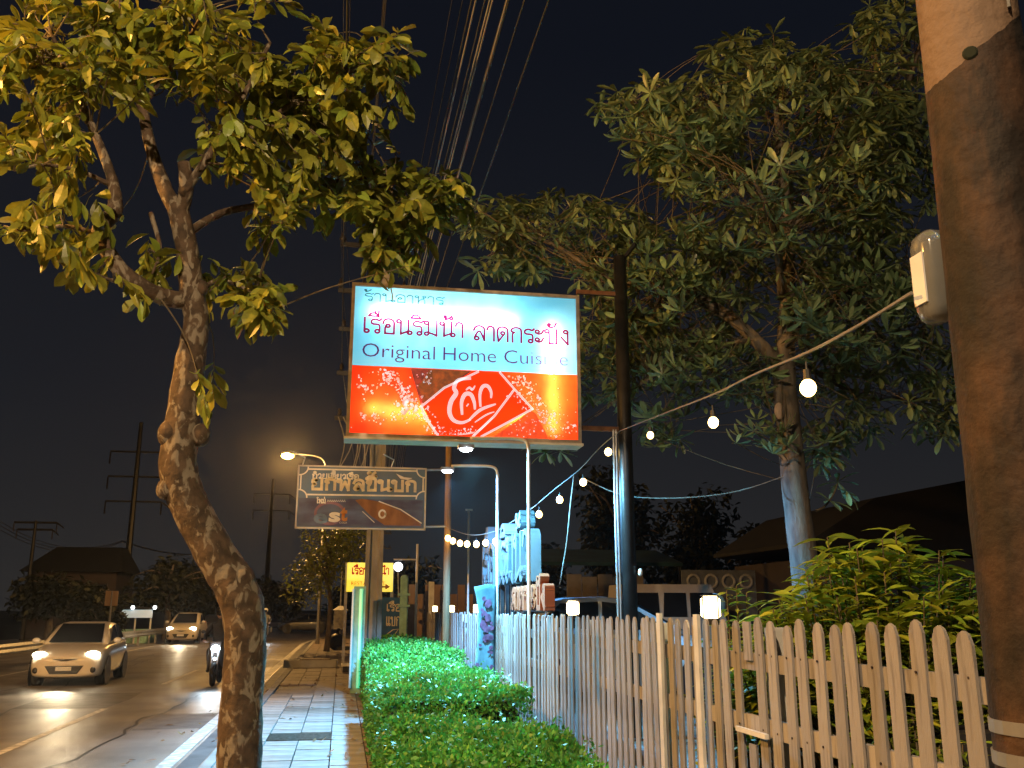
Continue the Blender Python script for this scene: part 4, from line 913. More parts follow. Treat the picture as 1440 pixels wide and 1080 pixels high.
# floral banner over the fence
bn = empty('cloth_banner', (FX - .06, 13.5, 0), 'pale blue printed cloth banner hanging over the fence top', 'banner')
mb = MB(); secs = []; n = 22
for i in range(n):
    t = i / (n - 1); z = 1.93 - t * 1.40; ww = .50 * (1 - .30 * math.sin(math.pi * min(1, t * 1.1)) * .8); row = []
    cy = .10 * math.sin(t * 3.4)
    for k in range(7): a = k / 6; row.append((.05 - a * ww * .74 + .02 * math.sin(a * 7 + t * 6), -a * ww * .55 + .03 * math.sin(a * 8 + t * 5) + .04 * math.sin(t * 5), z + .02 * math.sin(a * 5)))
    secs.append(row)
mb.loft(secs, closed=False, cap=False); bo = mb.build('cloth', 'banner', bn, True); sd = bo.modifiers.new('thickness', 'SOLIDIFY'); sd.thickness = .004
fl = [secs[i][k] for i in range(2, n - 1) for k in range(1, 6)]
for _ in range(26):
    x_, y_, z_ = random.choice(fl); r_ = random.uniform(.03, .085); MB().add([(x_ - .02 - .80 * r_ * math.cos(a), y_ - .045 - .001 * (_ % 9) - .6 * r_ * math.cos(a), z_ + r_ * math.sin(a) * random.uniform(.5, 1)) for a in [j * 1.05 for j in range(6)]], [(5, 4, 3, 2, 1, 0)]).build('flower_print', 'banner_print', bn)

# ------------------------------------------------------------------ gate corner by the utility pole
ny = 19.3
gp = empty('neon_edged_panel', (P(505, 900, ny).x, ny, 0), 'pale panel with a glowing green tube at the concrete pole foot', 'panel')
h_ = P(505, 828, ny).z
MB().box((-.14, 0, 0), (.10, .05, h_ + .05)).build('panel', 'panel_mint', gp); MB().tube([(.01, -.03, .1), (.01, -.03, h_)], .035, 8).build('green_tube', 'neon_green', gp, True)
MB().tube([(-.15, -.02, .1), (-.15, -.02, h_)], .022, 8).build('white_tube', 'shop_glow', gp, True)
gy = 24.4; gpost = empty('mint_gate_post', (P(567, 880, gy).x, gy, 0), 'mint green gate post with rounded top at the fence end', 'post')
MB().box((-.10, -.06, 0), (.10, .06, P(567, 812, gy).z), .03).build('shaft', 'panel_mint', gpost); MB().ball((0, 0, P(567, 812, gy).z), .095, 12, 8, (1, .6, .7)).build('cap', 'panel_mint', gpost, True)
for py in (836, 852): MB().box((-.15, -.10, P(567, py, gy).z - .03), (.15, .10, P(567, py, gy).z + .03)).build('collar', 'panel_mint', gpost)
gl = empty('globe_lamp', P(560, 797, 25.2), 'round white globe lamp above the mint gate post', 'lamp')
MB().ball((0, 0, 0), .12, 14, 10).build('globe', 'white_glow', gl, True); MB().tube([(0, 0, -.12), (.05, .1, -1.0), (.08, .15, -2.7)], .02, 6).build('stem', 'metal_grey', gl)
yb = 26.0; a1, a2, a3 = P(487, 832, yb), P(552, 829, yb), P(487, 791, yb)
ys_ = empty('yellow_sign', (a1.x, yb, a1.z), 'glowing yellow restaurant sign with red arrow behind the concrete pole', 'sign'); w_, h_ = a2.x - a1.x, a3.z - a1.z
MB().box((0, 0, 0), (w_, .06, h_)).build('panel', 'yellow_panel', ys_); f3 = lambda u, v, d: (u, -d, v)
mb = MB(); thai_line(mb, 'เรือนริมน้ำ', .12, w_ - .12, h_ * .60, h_ * .22, .03, f3, .004); mb.build('lettering', 'ink_red', ys_)
latin('lettering', 'RESTAURANT', .12, w_ - .2, h_ * .22, h_ * .14, f3, .004, 'ink_red', ys_)
mb = MB(); mb.add([f3(w_ * a, h_ * b, .006) for a, b in ((.72, .14), (.84, .14), (.84, .07), (.95, .17), (.84, .28), (.84, .20), (.72, .20))], [tuple(range(7))]); mb.build('arrow', 'letter_orange', ys_)
MB().box((-.05, .07, -a1.z), (.03, .13, h_)).box((w_ - .05, .07, -a1.z), (w_ + .03, .13, h_)).build('legs', 'metal_grey', ys_)
yb = 25.0; a1, a2, a3 = P(541, 897, yb), P(568, 897, yb), P(541, 840, yb)
bs = empty('blue_sign', (a1.x, yb, a1.z), 'dark blue sign with white Thai words beside the concrete pole', 'sign'); w_, h_ = a2.x - a1.x, a3.z - a1.z
MB().box((-.2, 0, 0), (w_, .05, h_)).build('panel', 'panel_blue', bs)
mb = MB(); thai_line(mb, 'เรือ', .02, w_ - .12, h_ * .66, .17, .026, f3, .004); mb.build('lettering', 'board_cream', bs); mb = MB(); thai_line(mb, 'แบก', .02, w_ - .12, h_ * .30, .22, .026, f3, .004); mb.build('lettering', 'board_cream', bs); mb = MB(); ribbon(mb, [(.0, .05), (.2, .2), (.35, .22), (.25, .08), (.3, .0)], .02, f3, .006); mb.build('swash', 'board_cream', bs)
gt = empty('wooden_gate', (P(610, 860, 25.5).x, 25.5, 0), 'weathered plank gate behind the far fence lanterns', 'gate')
for k in range(9): MB().box((-.9 + k * .22, 0, .1), (-.7 + k * .22, .03, 2.0 + .25 * (k % 2) + (.25 if k == 4 else 0))).build('plank', 'board_wood', gt)
for z in (.5, 1.6): MB().box((-.95, .035, z), (1.1, .08, z + .1)).build('crossbar', 'fence_white', gt)
py_ = 24.9; pp = empty('pipe_frame', (P(585, 860, py_).x, py_, 0), 'tall thin white pipe frame beside the yellow sign', 'frame')
MB().tube([(0, 0, 0), (0, 0, P(585, 765, py_).z)], .035, 8).build('upright', 'metal_white', pp); MB().tube([(0, 0, P(585, 787, py_).z), (-.62, 0, P(585, 787, py_).z)], .02, 6).build('crosspipe', 'metal_white', pp)
MB().box((.32, -.05, 0), (.46, .05, P(598, 818, py_).z)).build('short_post', 'fence_white', pp)

# ------------------------------------------------------------------ vehicles
def car_parts(root, paint, L=3.9, W=1.69, H=1.47, lights=True, sedan=False):
    hw = W / 2; k = L / 3.9; hz = H / 1.47
    st = [(1.95, .50, .60, .24), (1.90, .66, .68, .22), (1.78, .76, .75, .19), (1.5, .82, .84, .18), (1.05, .845, .93, .18), (.8, .845, .96, .18), (.0, .845, .97, .18), (-.9, .845, .99, .18), (-1.5, .83, 1.0, .19), (-1.8, .76, .98, .24), (-1.93, .62, .86, .30)]
    secs = []
    for x, w, zt, zb in st:
        w = w / .845 * hw; zt *= hz
        half = [(w * .55, zt + .015), (w * .82, zt), (w * .95, zt - .07), (w, zt - .22), (w * 1.0, zt * .5 + .05), (w * .96, zb + .08), (w * .86, zb)]
        secs.append([(x * k, a, b) for a, b in half] + [(x * k, -a, b) for a, b in reversed(half)])
    b = MB().loft(secs).build('body', paint, root, True)
    mo = b.modifiers.new('smooth', 'SUBSURF'); mo.levels = 1; mo.render_levels = 2
    gh = [(.98, .70, .93), (.55, .66, 1.20), (.12, .58, 1.41), (-.25, .57, 1.46), (-.9, .56, 1.44), (-1.4, .56, 1.34), (-1.78, .66, .97)]
    secs = []
    for x, w, zt in gh:
        w = w / .845 * hw; zt *= hz; zb = .95 * hz; wb = .76 / .845 * hw
        secs.append([(x * k, wb, zb - .03), (x * k, (w + wb) / 2 + .02, (zt + zb) / 2), (x * k, w, zt - .03), (x * k, w * .75, zt), (x * k, -w * .75, zt), (x * k, -w, zt - .03), (x * k, -(w + wb) / 2 - .02, (zt + zb) / 2), (x * k, -wb, zb - .03)])
    MB().loft(secs).build('cabin', paint, root, True)
    S = lambda x, y, z: (x * k, y / .845 * hw, z * hz)
    MB().add([S(1.00, .60, .985), S(1.00, -.60, .985), S(.17, -.49, 1.415), S(.17, .49, 1.415)], [(0, 1, 2, 3)]).build('windscreen', 'glass_dark', root)
    for s in (1, -1):
        MB().add([S(.72, .765 * s, 1.0), S(.10, .668 * s, 1.345), S(-.30, .655 * s, 1.385), S(-.32, .775 * s, 1.0)], [(0, 1, 2, 3)]).build('side_window', 'glass_dark', root)
        MB().add([S(-.38, .775 * s, 1.0), S(-.36, .655 * s, 1.385), S(-.95, .65 * s, 1.36), S(-1.35, .72 * s, 1.05)], [(0, 1, 2, 3)]).build('side_window', 'glass_dark', root)
        for x in (1.22, -1.22):
            w = empty_part('wheel', S(x, .70 * s, .30), root)
            MB().tube([(0, -.10, 0), (0, -.09, 0), (0, .09, 0), (0, .10, 0)], [.26, .30, .30, .26], 20).build('tyre', 'tyre', w, True)
            MB().tube([(0, .095 * s, 0), (0, .112 * s, 0)], [.19, .16], 12).build('rim', 'metal_grey', w)
            MB().tube([S(x, .838 * s, .33), S(x, .851 * s, .33)], .355 * hz, 20).build('wheel_arch', 'plastic_black', root)
        MB().ball(S(.78, .93 * s, 1.02), .10, 10, 7, (.6, 1, .7)).build('wing_mirror', paint, root, True)
        MB().ball(S(1.80, .58 * s, .72), .13, 12, 8, (.75, 1.25, .62)).build('headlight', 'head_glow' if lights else 'metal_grey', root, True)
        MB().ball(S(1.90, .62 * s, .38), .07, 10, 6, (.5, 1, 1)).build('fog_lamp', 'plastic_black', root, True)
        MB().ball(S(-1.84, .64 * s, .82), .10, 10, 6, (.5, .9, 1.1)).build('tail_light', 'tail_glow', root, True)
    MB().loft([[S(1.955, -.42, .48), S(1.955, .42, .48), S(1.965, .30, .30), S(1.965, -.30, .30)], [S(1.985, -.40, .47), S(1.985, .40, .47), S(1.985, .28, .31), S(1.985, -.28, .31)]]).build('grille', 'plastic_black', root)
    MB().loft([[S(1.9, -.30, .635), S(1.9, .30, .635), S(1.9, .08, .585), S(1.9, -.08, .585)], [S(1.975, -.26, .630), S(1.975, .26, .630), S(1.978, .05, .588), S(1.978, -.05, .588)]]).build('upper_slot', 'plastic_black', root)
    MB().box(S(1.987, -.17, .37), S(2.0, .17, .46)).build('number_plate', 'plate', root)
    if lights:
        ld = bpy.data.lights.new('beam', 'SPOT'); ld.energy = 420; ld.color = (1, .80, .50); ld.spot_size = R(62); ld.spot_blend = .9; ld.shadow_soft_size = .1
        lo_ = bpy.data.objects.new('beam', ld); col.objects.link(lo_); lo_.parent = root; lo_.location = S(2.08, 0, .66); lo_.rotation_euler = (0, -R(90 - 7), 0)
def empty_part(name, loc, parent):
    o = bpy.data.objects.new(name, None); col.objects.link(o); o.location = loc; o.parent = parent; o.empty_display_size = .05; return o
def car(name, paint, px, py, label, rz, group, **kw):
    p = PZ(px, py, RZ) if py else px; t = empty(name, p, label, 'car', group, rz); car_parts(t, paint, **kw); return t
car('hatchback_car', 'car_silver', 112, 958, 'pale hatchback car with both headlights on, nearest in the street', R(-90 + 3), 'cars driving in the street')
car('oncoming_car', 'car_cream', 262, 904, 'oncoming car with glaring headlights behind the nearest hatchback', R(-90), 'cars driving in the street', L=4.3, H=1.6)
car('dark_car', 'car_dark', 304, 896, 'dark car with red tail lights driving away beside the trunk', R(90), 'cars driving in the street', lights=False, L=4.3)
car('passing_car', 'car_dark', P(428, 872, 75) * 1 + Vector((0, 0, 0)) - Vector((0, 0, P(428, 872, 75).z - RZ)), None, 'far dark car beyond the bend, left of the young tree', R(180), 'cars driving in the street', lights=False)
pc = P(862, 870, 17); car('parked_car', 'car_blue', Vector((pc.x, 17, 0)), None, 'pale blue parked car behind the fence and black pole', R(-4), 'cars parked behind the fence', lights=False, L=4.5, H=1.84, W=1.8)
# parked van
vy = 26; vc = P(935, 860, vy); van = empty('parked_van', (vc.x, vy, 0), 'boxy cream van parked behind the blue car', 'van', 'cars parked behind the fence', 0)
MB().loft([[(-1.5, -.85, .3), (1.5, -.85, .3), (1.5, -.85, 1.3), (1.1, -.80, 2.28), (-1.4, -.80, 2.28), (-1.5, -.85, 1.3)], [(-1.5, .85, .3), (1.5, .85, .3), (1.5, .85, 1.3), (1.1, .80, 2.28), (-1.4, .80, 2.28), (-1.5, .85, 1.3)]]).build('body', 'car_cream', van)
for a, b in ((-1.3, -.45), (-.35, .35)): MB().add([(a, -.872, 1.4), (b, -.872, 1.4), (b - .02, -.838, 2.05), (a + .05, -.838, 2.05)], [(0, 1, 2, 3)]).build('side_window', 'glass_dark', van)
MB().add([(.45, -.872, 1.4), (1.36, -.868, 1.4), (1.12, -.838, 2.05), (.45, -.838, 2.05)], [(0, 1, 2, 3)]).build('side_window', 'glass_dark', van)
for x in (-.95, .95): MB().tube([(x, -.9, .32), (x, -.7, .32)], .32, 18).build('wheel', 'tyre', van, True)

def motorbike(root, glow=True):
    for x in (.62, -.62):
        w = empty_part('wheel', (x, 0, .28), root)
        MB().tube([(.22 * math.cos(a * math.pi / 9), 0, .22 * math.sin(a * math.pi / 9)) for a in range(19)], .055, 8, cap=False).build('tyre', 'tyre', w, True)
        MB().tube([(0, -.02, 0), (0, .02, 0)], .17, 12).build('rim', 'metal_grey', w)
    MB().tube([(.62, .07, .28), (.42, .07, .92)], .022, 6).tube([(.62, -.07, .28), (.42, -.07, .92)], .022, 6).build('fork', 'metal_grey', root, True)
    MB().loft([[(.52, -.10, .55), (.52, .10, .55), (.44, .12, 1.0), (.44, -.12, 1.0)], [(.35, -.19, .35), (.35, .19, .35), (.33, .17, .98), (.33, -.17, .98)]]).build('front_fairing', 'car_dark', root)
    MB().loft([[(.3, -.10, .30), (.3, .10, .30), (.3, .10, .45), (.3, -.10, .45)], [(-.1, -.14, .32), (-.1, .14, .32), (-.1, .14, .68), (-.1, -.14, .68)], [(-.8, -.10, .55), (-.8, .10, .55), (-.85, .08, .76), (-.85, -.08, .76)]]).build('body', 'car_dark', root)
    MB().box((-.75, -.13, .72), (.02, .13, .80), .05).build('seat', 'plastic_black', root)
    MB().tube([(.36, -.34, 1.02), (.41, -.1, 1.0), (.41, .1, 1.0), (.36, .34, 1.02)], .016, 6).build('handlebar', 'metal_dark', root)
    for s in (1, -1): MB().tube([(.38, .24 * s, 1.02), (.38, .30 * s, 1.20)], .008, 5).ball((.38, .32 * s, 1.24), .055, 8, 6, (.3, 1, .7)).build('mirror', 'metal_dark', root, True)
    MB().ball((.50, 0, .86), .085, 12, 8, (.6, 1.15, .85)).build('headlight', 'bike_glow' if glow else 'metal_grey', root, True)
    MB().ball((.50, 0, .62), .03, 8, 6).build('position_lamp', 'bike_glow' if glow else 'metal_grey', root, True)
    if glow:
        ld = bpy.data.lights.new('beam', 'SPOT'); ld.energy = 120; ld.color = (.75, .9, 1); ld.spot_size = R(60); ld.spot_blend = .9
        lo_ = bpy.data.objects.new('beam', ld); col.objects.link(lo_); lo_.parent = root; lo_.location = (.60, 0, .84); lo_.rotation_euler = (0, -R(82), 0)
def rider(loc, rz, label, shirt, helm):
    t = empty('person', loc, label, 'person', 'motorbike riders', rz)
    V_ = [(-.25, 0, .86), (-.22, 0, 1.08), (-.14, 0, 1.32), (-.12, 0, 1.46), (-.10, 0, 1.56)]; rd = [.15, .145, .165, .07, .075]; E = [(0, 1), (1, 2), (2, 3), (3, 4)]
    for s in (1, -1):
        k = len(V_); V_ += [(-.14, .19 * s, 1.38), (.08, .30 * s, 1.16), (.33, .28 * s, 1.06), (.41, .27 * s, 1.04)]; rd += [.07, .05, .04, .04]; E += [(2, k), (k, k + 1), (k + 1, k + 2), (k + 2, k + 3)]
        k = len(V_); V_ += [(-.2, .11 * s, .85), (.20, .18 * s, .80), (.12, .17 * s, .42), (.24, .17 * s, .37)]; rd += [.09, .075, .05, .045]; E += [(0, k), (k, k + 1), (k + 1, k + 2), (k + 2, k + 3)]
    me = bpy.data.meshes.new('body'); me.from_pydata(V_, E, []); o = link('body', me, shirt, t)
    sk = o.modifiers.new('skin', 'SKIN')
    lay = me.skin_vertices[0].data if me.skin_vertices else None
    if lay:
        for i, r_ in enumerate(rd): lay[i].radius = (r_, r_)
        lay[0].use_root = True
    sd_ = o.modifiers.new('sub', 'SUBSURF'); sd_.levels = 1; sd_.render_levels = 2
    MB().ball((-.07, 0, 1.66), .115, 12, 9, (.95, .82, 1.1)).build('head', 'skin', t, True)
    MB().ball((-.09, 0, 1.71), .145, 14, 9, (1.05, .92, .92)).build('helmet', helm, t, True)
    MB().ball((.02, 0, 1.68), .10, 10, 8, (.55, .95, .75)).build('visor', 'glass_dark', t, True)
    for s in (1, -1):
        for k in range(4): MB().tube([(.40, (.24 + .02 * k) * s, 1.055), (.455, (.24 + .02 * k) * s, 1.04), (.45, (.24 + .02 * k) * s, 1.00), (.415, (.24 + .02 * k) * s, .985)], [.010, .010, .009, .008], 5).build('finger', 'skin', t, True)
        MB().tube([(.40, .235 * s, 1.03), (.43, .215 * s, 1.00), (.42, .22 * s, .985)], [.011, .010, .008], 5).build('thumb', 'skin', t, True)
        MB().ball((.27, .17 * s, .345), .06, 10, 6, (1.7, .8, .7)).build('shoe', 'plastic_black', t, True)
    return t
p = PZ(303, 963, RZ); t = empty('motorbike', p, 'motorbike with bright bluish headlight half hidden by the tree trunk', 'motorbike', 'motorbikes', R(-90)); motorbike(t)
rider(p, R(-90), 'rider in dark clothes and dark helmet half hidden by the trunk', 'cloth_dark', 'plastic_black')
p = PZ(371, 903, RZ); t = empty('motorbike', p, 'farther motorbike just right of the mottled trunk', 'motorbike', 'motorbikes', R(-90)); motorbike(t)
rider(p, R(-90), 'rider with white helmet just right of the mottled trunk', 'cloth_grey', 'helmet_white')
for a, lb in (((3.25, 4.2), 'parked motorbike glinting through the pickets nearest the brown pole'), ((3.3, 5.2), 'parked motorbike behind the broken pickets')):
    t = empty('motorbike', (a[0], a[1], 0), lb, 'motorbike', 'motorbikes', R(95)); motorbike(t, False)

# ------------------------------------------------------------------ guard rail
gr_x = -9.75; rail = empty('guard_rail', (gr_x, 30, RZ), 'long galvanised guard rail on the far side of the street', 'guard rail')
ys = [6 + 4 * k for k in range(30)]
def rsec(y): x = bend(y) * .85; return [(x + .0, y - 30, .45), (x + .05, y - 30, .52), (x, y - 30, .60), (x + .05, y - 30, .68), (x, y - 30, .76), (x - .03, y - 30, .60)]
MB().loft([rsec(y) for y in ys]).build('beam', 'metal_grey', rail)
for y in ys[:26]: MB().box((bend(y) * .85 - .14, y - 30 - .05, 0), (bend(y) * .85 - .04, y - 30 + .05, .74)).build('post', 'metal_grey', rail)

# ------------------------------------------------------------------ pavement things near the bend
def simple_tree(name, c, h, rx, rz_, n, L, label, m='leaf', group=None, tr=.09, low=.35, bark='bark_grey', rdep=None):
    t = empty(name, (c.x, c.y, c.z), label, 'tree', group); tw = MB(); hh = h - rz_
    pts = smooth_path([(0, 0, 0), (.04 * h * .3, 0, h * .3), (-.02 * h, 0, h * .55), (.03 * h, 0, h * .85)], 4); tw.tube(pts, lerp_list([tr, tr * .75, tr * .6, tr * .2], len(pts)), 9, jit=.05)
    for _ in range(9):
        a = random.uniform(0, 6.28); b = Vector((0, 0, random.uniform(low, .7) * h)); e_ = Vector((math.cos(a) * rx * .75, math.sin(a) * (rdep or rx) * .75, hh + random.uniform(-.3, .7) * rz_)); tw.tube(smooth_path([b, (b + e_) / 2 + Vector((0, 0, .08 * h)), e_], 3), lerp_list([tr * .4, tr * .1], 7), 6)
    tw.build('trunk', bark, t, True); mb = MB(); lob = [(Vector((random.uniform(-.6, .6) * rx, random.uniform(-.6, .6) * (rdep or rx), hh + random.uniform(-.6, .5) * rz_)), random.uniform(.3, .55)) for _ in range(13)]
    V4, F4 = leaf_geom(1, .5, .2, .15, ((0, .05), (.5, 1), (1, .08)))
    for _ in range(n):
        c0, s_ = random.choice(lob)
        while True:
            q_ = Vector([random.uniform(-1, 1) for _ in range(3)])
            if .35 < q_.length < 1: break
        p_ = c0 + Vector((q_.x * rx, q_.y * (rdep or rx), q_.z * rz_)) * s_; m_ = frame(Vector((random.gauss(0, 1), random.gauss(0, 1), random.gauss(-.3, .6))), random.gauss(0, .6)); l_ = L * random.uniform(.7, 1.3)
        mb.add([p_ + (m_ @ v) * l_ for v in V4], F4)
    mb.build('crown', m, t)['kind'] = 'stuff'
simple_tree('young_street_tree', PZ(459, 916, 0), P(459, 700, PZ(459, 916, 0).y).z, 1.75, 2.1, 2600, .19, 'young leafy tree on the far pavement under the noodle signboard', tr=.12)
p = PZ(477, 905, 0); t = empty('meter_cabinet', p, 'grey cabinet on a thin post beside the young tree', 'cabinet')
MB().tube([(0, 0, 0), (0, 0, 3.6)], .05, 8).build('post', 'metal_grey', t); MB().box((-.32, -.15, P(477, 885, p.y).z), (.32, .15, P(477, 858, p.y).z), .04).build('box', 'metal_grey', t); MB().loft([[(-.38, -.2, P(477, 858, p.y).z), (.38, -.2, P(477, 858, p.y).z), (.38, .2, P(477, 858, p.y).z), (-.38, .2, P(477, 858, p.y).z)], [(-.1, -.05, P(477, 852, p.y).z), (.1, -.05, P(477, 852, p.y).z), (.1, .05, P(477, 852, p.y).z), (-.1, .05, P(477, 852, p.y).z)]]).build('roof', 'metal_grey', t)
p = PZ(473, 914, 0); t = empty('rubbish_bag', p, 'black rubbish bag on the pavement beside the young tree', 'bag'); MB().ball((0, 0, .32), .36, 12, 8, (1, .9, .95)).build('bag', 'bin_black', t, True); MB().tube([(0, 0, .6), (.03, 0, .75), (.08, 0, .84)], [.10, .05, .09], 8).build('knot', 'bin_black', t, True)
MB().box((-.1, -.3, 0), (.8, .3, .14), .06).build('flat_bag', 'bin_black', t)

# ------------------------------------------------------------------ behind the fence
yb = 31; a1, a2 = P(797, 842, yb), P(905, 808, yb)
t = empty('tarpaulin_screen', (a1.x, yb, 0), 'grey tarpaulin screen behind the parked cars', 'screen'); n = 5
for k in range(n): MB().box(((a2.x - a1.x) * k / n + .02, .03 * (k % 2), .1), ((a2.x - a1.x) * (k + 1) / n - .02, .06 + .03 * (k % 2), a2.z - .08 * (k % 2))).build('sheet', 'tarp_grey', t)
t = empty('canopy', (P(800, 790, 33).x, 33, 0), 'dark teal canopy roof edge above the tarpaulin screen', 'canopy'); x1 = P(960, 790, 33).x - t.location.x
MB().loft([[(-1.8, 0, P(800, 795, 33).z), (x1, 0, P(800, 795, 33).z), (x1, 3, P(800, 770, 33).z), (-1.8, 3, P(800, 770, 33).z)], [(-1.8, 0, P(800, 790, 33).z), (x1, 0, P(800, 790, 33).z), (x1, 3, P(800, 765, 33).z), (-1.8, 3, P(800, 765, 33).z)]]).build('roof_sheet', 'tarp_teal', t)
for x_ in (-1.6, x1 * .5, x1 - .1): MB().tube([(x_, .1, 0), (x_, .1, P(800, 795, 33).z)], .05, 6).build('post', 'metal_dark', t)
yb = 29; a1, a2 = P(960, 838, yb), P(1063, 802, yb); t = empty('patterned_panel', (a1.x, yb, 0), 'blue grey printed panel with four pale rings right of the van', 'panel'); w_ = a2.x - a1.x
MB().box((0, 0, 1.0), (w_, .06, a2.z)).build('panel', 'panel_pattern', t); MB().box((.1, .07, 0), (.18, .13, a2.z)).box((w_ - .18, .07, 0), (w_ - .1, .13, a2.z)).build('legs', 'metal_dark', t)
for k in range(4): MB().tube([(w_ * (.15 + k * .235) + .2 * math.cos(a * math.pi / 8), -.02, a2.z - .36 + .2 * math.sin(a * math.pi / 8)) for a in range(17)], .05, 6, cap=False).build('ring', 'ring_pale', t, True)
t = empty('blue_ball', P(1006, 850, 9), 'pale blue balloon behind the fence lantern and small shrub', 'balloon'); MB().ball((0, 0, 0), .10, 14, 10, (1, 1, 1.1)).build('skin', 'balloon_blue', t, True); MB().tube([(0, 0, -.11), (.01, 0, -1.75)], .004, 5).build('string', 'cable', t)
# dark roof on the right
yb = 24; r1, r2, r3 = P(1140, 760, yb), P(1230, 700, yb), P(1420, 664, yb)
t = empty('dark_house', (r1.x, yb, 0), 'dark house roof sloping up behind the shrub at right', 'house')
MB().loft([[(0, 0, r1.z), (r2.x - r1.x, 0, r2.z), (r3.x - r1.x + 1, 0, r3.z + .2), (r3.x - r1.x + 1, 0, r1.z - .4), (0, 0, r1.z - .12)], [(0, 7, r1.z), (r2.x - r1.x, 7, r2.z), (r3.x - r1.x + 1, 7, r3.z + .2), (r3.x - r1.x + 1, 7, r1.z - .4), (0, 7, r1.z - .12)]]).build('roof', 'roof_dark', t)
MB().box((.6, .4, 0), (r3.x - r1.x + .6, 6.6, r1.z - .42)).build('wall', 'wall_pink', t)
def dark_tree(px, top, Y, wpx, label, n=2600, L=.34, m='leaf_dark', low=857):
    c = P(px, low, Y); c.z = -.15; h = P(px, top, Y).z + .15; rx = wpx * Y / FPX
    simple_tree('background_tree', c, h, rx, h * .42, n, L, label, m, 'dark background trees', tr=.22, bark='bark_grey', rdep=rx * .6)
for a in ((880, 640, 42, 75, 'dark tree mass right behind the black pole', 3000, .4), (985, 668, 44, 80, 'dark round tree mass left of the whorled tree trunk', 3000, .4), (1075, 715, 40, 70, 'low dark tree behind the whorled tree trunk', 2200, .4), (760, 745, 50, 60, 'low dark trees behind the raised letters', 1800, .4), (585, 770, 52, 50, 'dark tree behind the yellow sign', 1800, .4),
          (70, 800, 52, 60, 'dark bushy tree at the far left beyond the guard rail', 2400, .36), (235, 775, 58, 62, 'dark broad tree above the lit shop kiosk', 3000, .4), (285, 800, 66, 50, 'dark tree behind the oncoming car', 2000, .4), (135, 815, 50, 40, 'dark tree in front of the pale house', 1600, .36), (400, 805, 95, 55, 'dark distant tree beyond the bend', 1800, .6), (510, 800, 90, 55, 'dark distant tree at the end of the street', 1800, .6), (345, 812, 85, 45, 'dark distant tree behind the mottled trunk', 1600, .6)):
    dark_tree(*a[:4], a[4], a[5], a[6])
# house and kiosk on the left
yh = 62; hx0, hx1 = P(40, 800, yh).x, P(165, 800, yh).x; t = empty('pale_house', ((hx0 + hx1) / 2, yh, RZ), 'dim pinkish house beyond the far left trees', 'house'); w_ = (hx1 - hx0) / 2; hh = P(100, 800, yh).z
MB().box((-w_, 0, 0), (w_, 5, hh)).build('wall', 'wall_pink', t); MB().loft([[(-w_ - .4, -.5, hh), (w_ + .4, -.5, hh), (w_ + .4, 5.5, hh), (-w_ - .4, 5.5, hh)], [(-w_ + 1, 1.8, hh + 1.6), (w_ - .2, 1.8, hh + 1.6), (w_ - .2, 3.2, hh + 1.6), (-w_ + 1, 3.2, hh + 1.6)]]).build('roof', 'roof_dark', t)
for x_ in (.25, .62): 
    f = MB().box((w_ * x_ - .5, -.06, hh * .5), (w_ * x_ + .5, -.005, hh * .5 + 1.3)).build('window', 'metal_dark', t); MB().box((w_ * x_ - .42, -.09, hh * .5 + .08), (w_ * x_ + .42, -.063, hh * .5 + 1.22)).build('pane', 'glass_dark', f)
yk = 54; kp = P(190, 880, yk); t = empty('shop_kiosk', (kp.x, yk, RZ), 'small roadside kiosk glowing cyan beyond the guard rail', 'kiosk'); kz = P(190, 845, yk).z - RZ; t.scale = (.75, .75, .8)
MB().box((-1.0, 0, 0), (1.1, 1.6, .9)).build('counter', 'panel_mint', t); MB().box((-1.1, -.3, kz), (1.2, 1.8, kz + .15)).build('roof', 'roof_dark', t)
MB().box((-1.05, -.25, kz - .55), (1.15, -.18, kz - .02)).build('lit_fascia', 'shop_glow', t)
for x_ in (-1.0, 0, 1.05): MB().box((x_ - .05, -.15, 0), (x_ + .05, -.05, kz - .01)).build('post', 'metal_white', t)
for x_ in (-.2, 1.3): MB().ball((x_, -.35, kz + .12), .13, 10, 7).build('lamp', 'white_glow', t, True)
yk = 40; kp = P(154, 870, yk); t = empty('road_sign_back', (kp.x, yk, RZ), 'pair of brownish sign panels on a post beyond the guard rail', 'road sign'); z1, z0 = P(154, 831, yk).z - RZ, P(154, 852, yk).z - RZ
for s in (-1, 1): MB().box((.03 if s > 0 else -.24, -.02, z0), (.24 if s > 0 else -.03, .02, z1)).build('panel', 'board_wood', t)
MB().tube([(0, .04, 0), (0, .04, z1)], .04, 8).build('post', 'metal_grey', t)
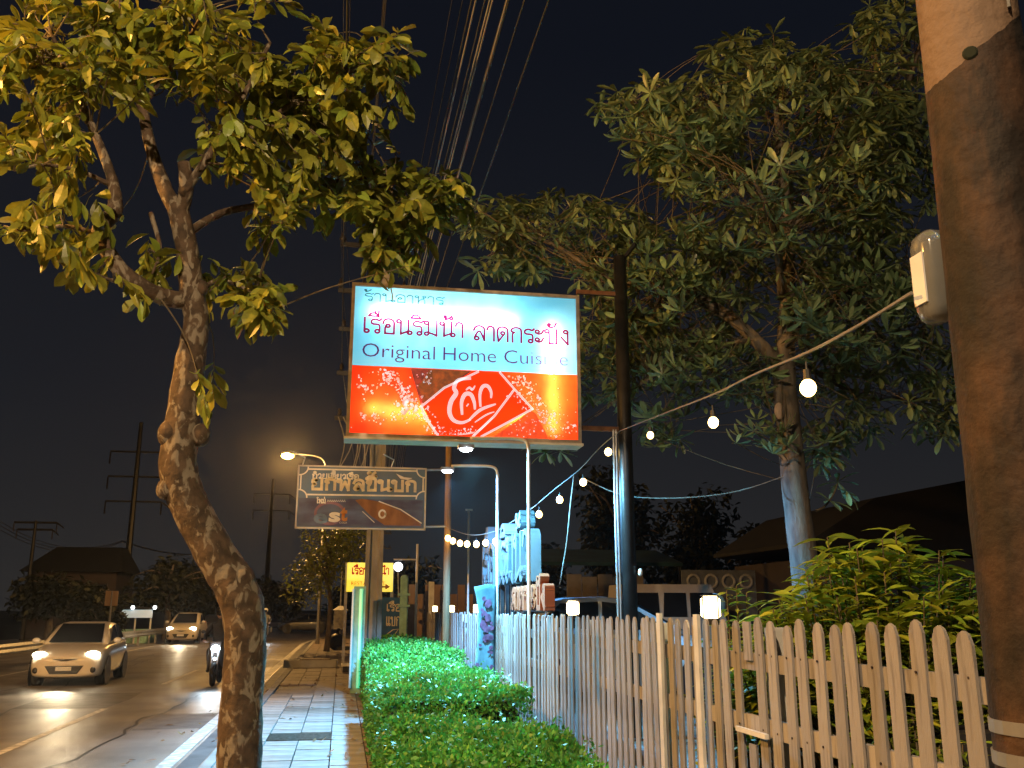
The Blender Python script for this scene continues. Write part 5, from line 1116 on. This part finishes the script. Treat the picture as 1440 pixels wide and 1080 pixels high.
# high voltage pylons and far poles on the left
def pylon(px, top, Y, label, arms, s=1):
    b = P(px, 870, Y); t = empty('power_pylon', (b.x, Y, RZ), label, 'pylon', 'distant power poles'); z = P(px, top, Y).z
    MB().tube([(0, 0, 0), (0, 0, z)], [.28 * s, .14 * s], 8).build('mast', 'metal_dark', t)
    for py, w in arms:
        za = P(px, py, Y).z; MB().loft([[(-w, -.07, za - .05), (-w, .07, za - .05), (-w, .07, za + .07), (-w, -.07, za + .07)], [(w * 1.0, -.07, za - .05), (w, .07, za - .05), (w, .07, za + .07), (w, -.07, za + .07)], [(w * 1.35, -.07, za - .55 * s), (w * 1.35, .07, za - .55 * s), (w * 1.35, .07, za - .42 * s), (w * 1.35, -.07, za - .42 * s)]]).build('arm', 'metal_dark', t)
        for x_ in (-w, w): MB().tube([(x_, 0, za - .06), (x_, 0, za - .9 * s)], .06 * s, 6).build('insulator_string', 'insulator', t)
pylon(172, 590, 70, 'tall dark power mast with three arms left of the trunk', ((632, 1.9), (667, 1.9), (702, 1.9)))
pylon(372, 672, 120, 'faint distant power mast right of the mottled trunk', ((693, 2.2), (716, 2.2)), 1.3)
pylon(34, 728, 60, 'thin power pole at the far left', ((731, 1.2), (741, 1.0)), .6)
for dz, yy0 in ((0, 735), (.5, 741), (1.0, 747)):
    A, B, C_ = P(0, yy0 - 2, 60), P(172, 760 + dz * 2, 70), P(330, 770, 95)
    pts = [A.lerp(B, k / 8) - Vector((0, 0, 1.0 * 4 * k / 8 * (1 - k / 8))) for k in range(9)] + [B.lerp(C_, k / 8) - Vector((0, 0, .8 * 4 * k / 8 * (1 - k / 8))) for k in range(1, 9)]
    tag(MB().tube(pts, .02, 5).build('distant_power_line', 'cable'), 'thin distant power line sagging across the far left sky', 'cable', 'distant power lines')

# ------------------------------------------------------------------ humid night air
hz_m = bpy.data.materials.new('humid_air'); hz_m.use_nodes = True; hn_ = hz_m.node_tree.nodes; hn_.clear()
ho = hn_.new('ShaderNodeOutputMaterial'); pv = hn_.new('ShaderNodeVolumePrincipled'); pv.inputs['Color'].default_value = (.9, .92, .95, 1); pv.inputs['Density'].default_value = .00035; pv.inputs['Anisotropy'].default_value = .88
hz_m.node_tree.links.new(pv.outputs[0], ho.inputs['Volume'])
hb = MB().box((-60, -40, -1.2), (60, 150, 30)).build('haze', hz_m); hb['kind'] = 'stuff'; hb['label'] = 'thin humid haze in the night air'
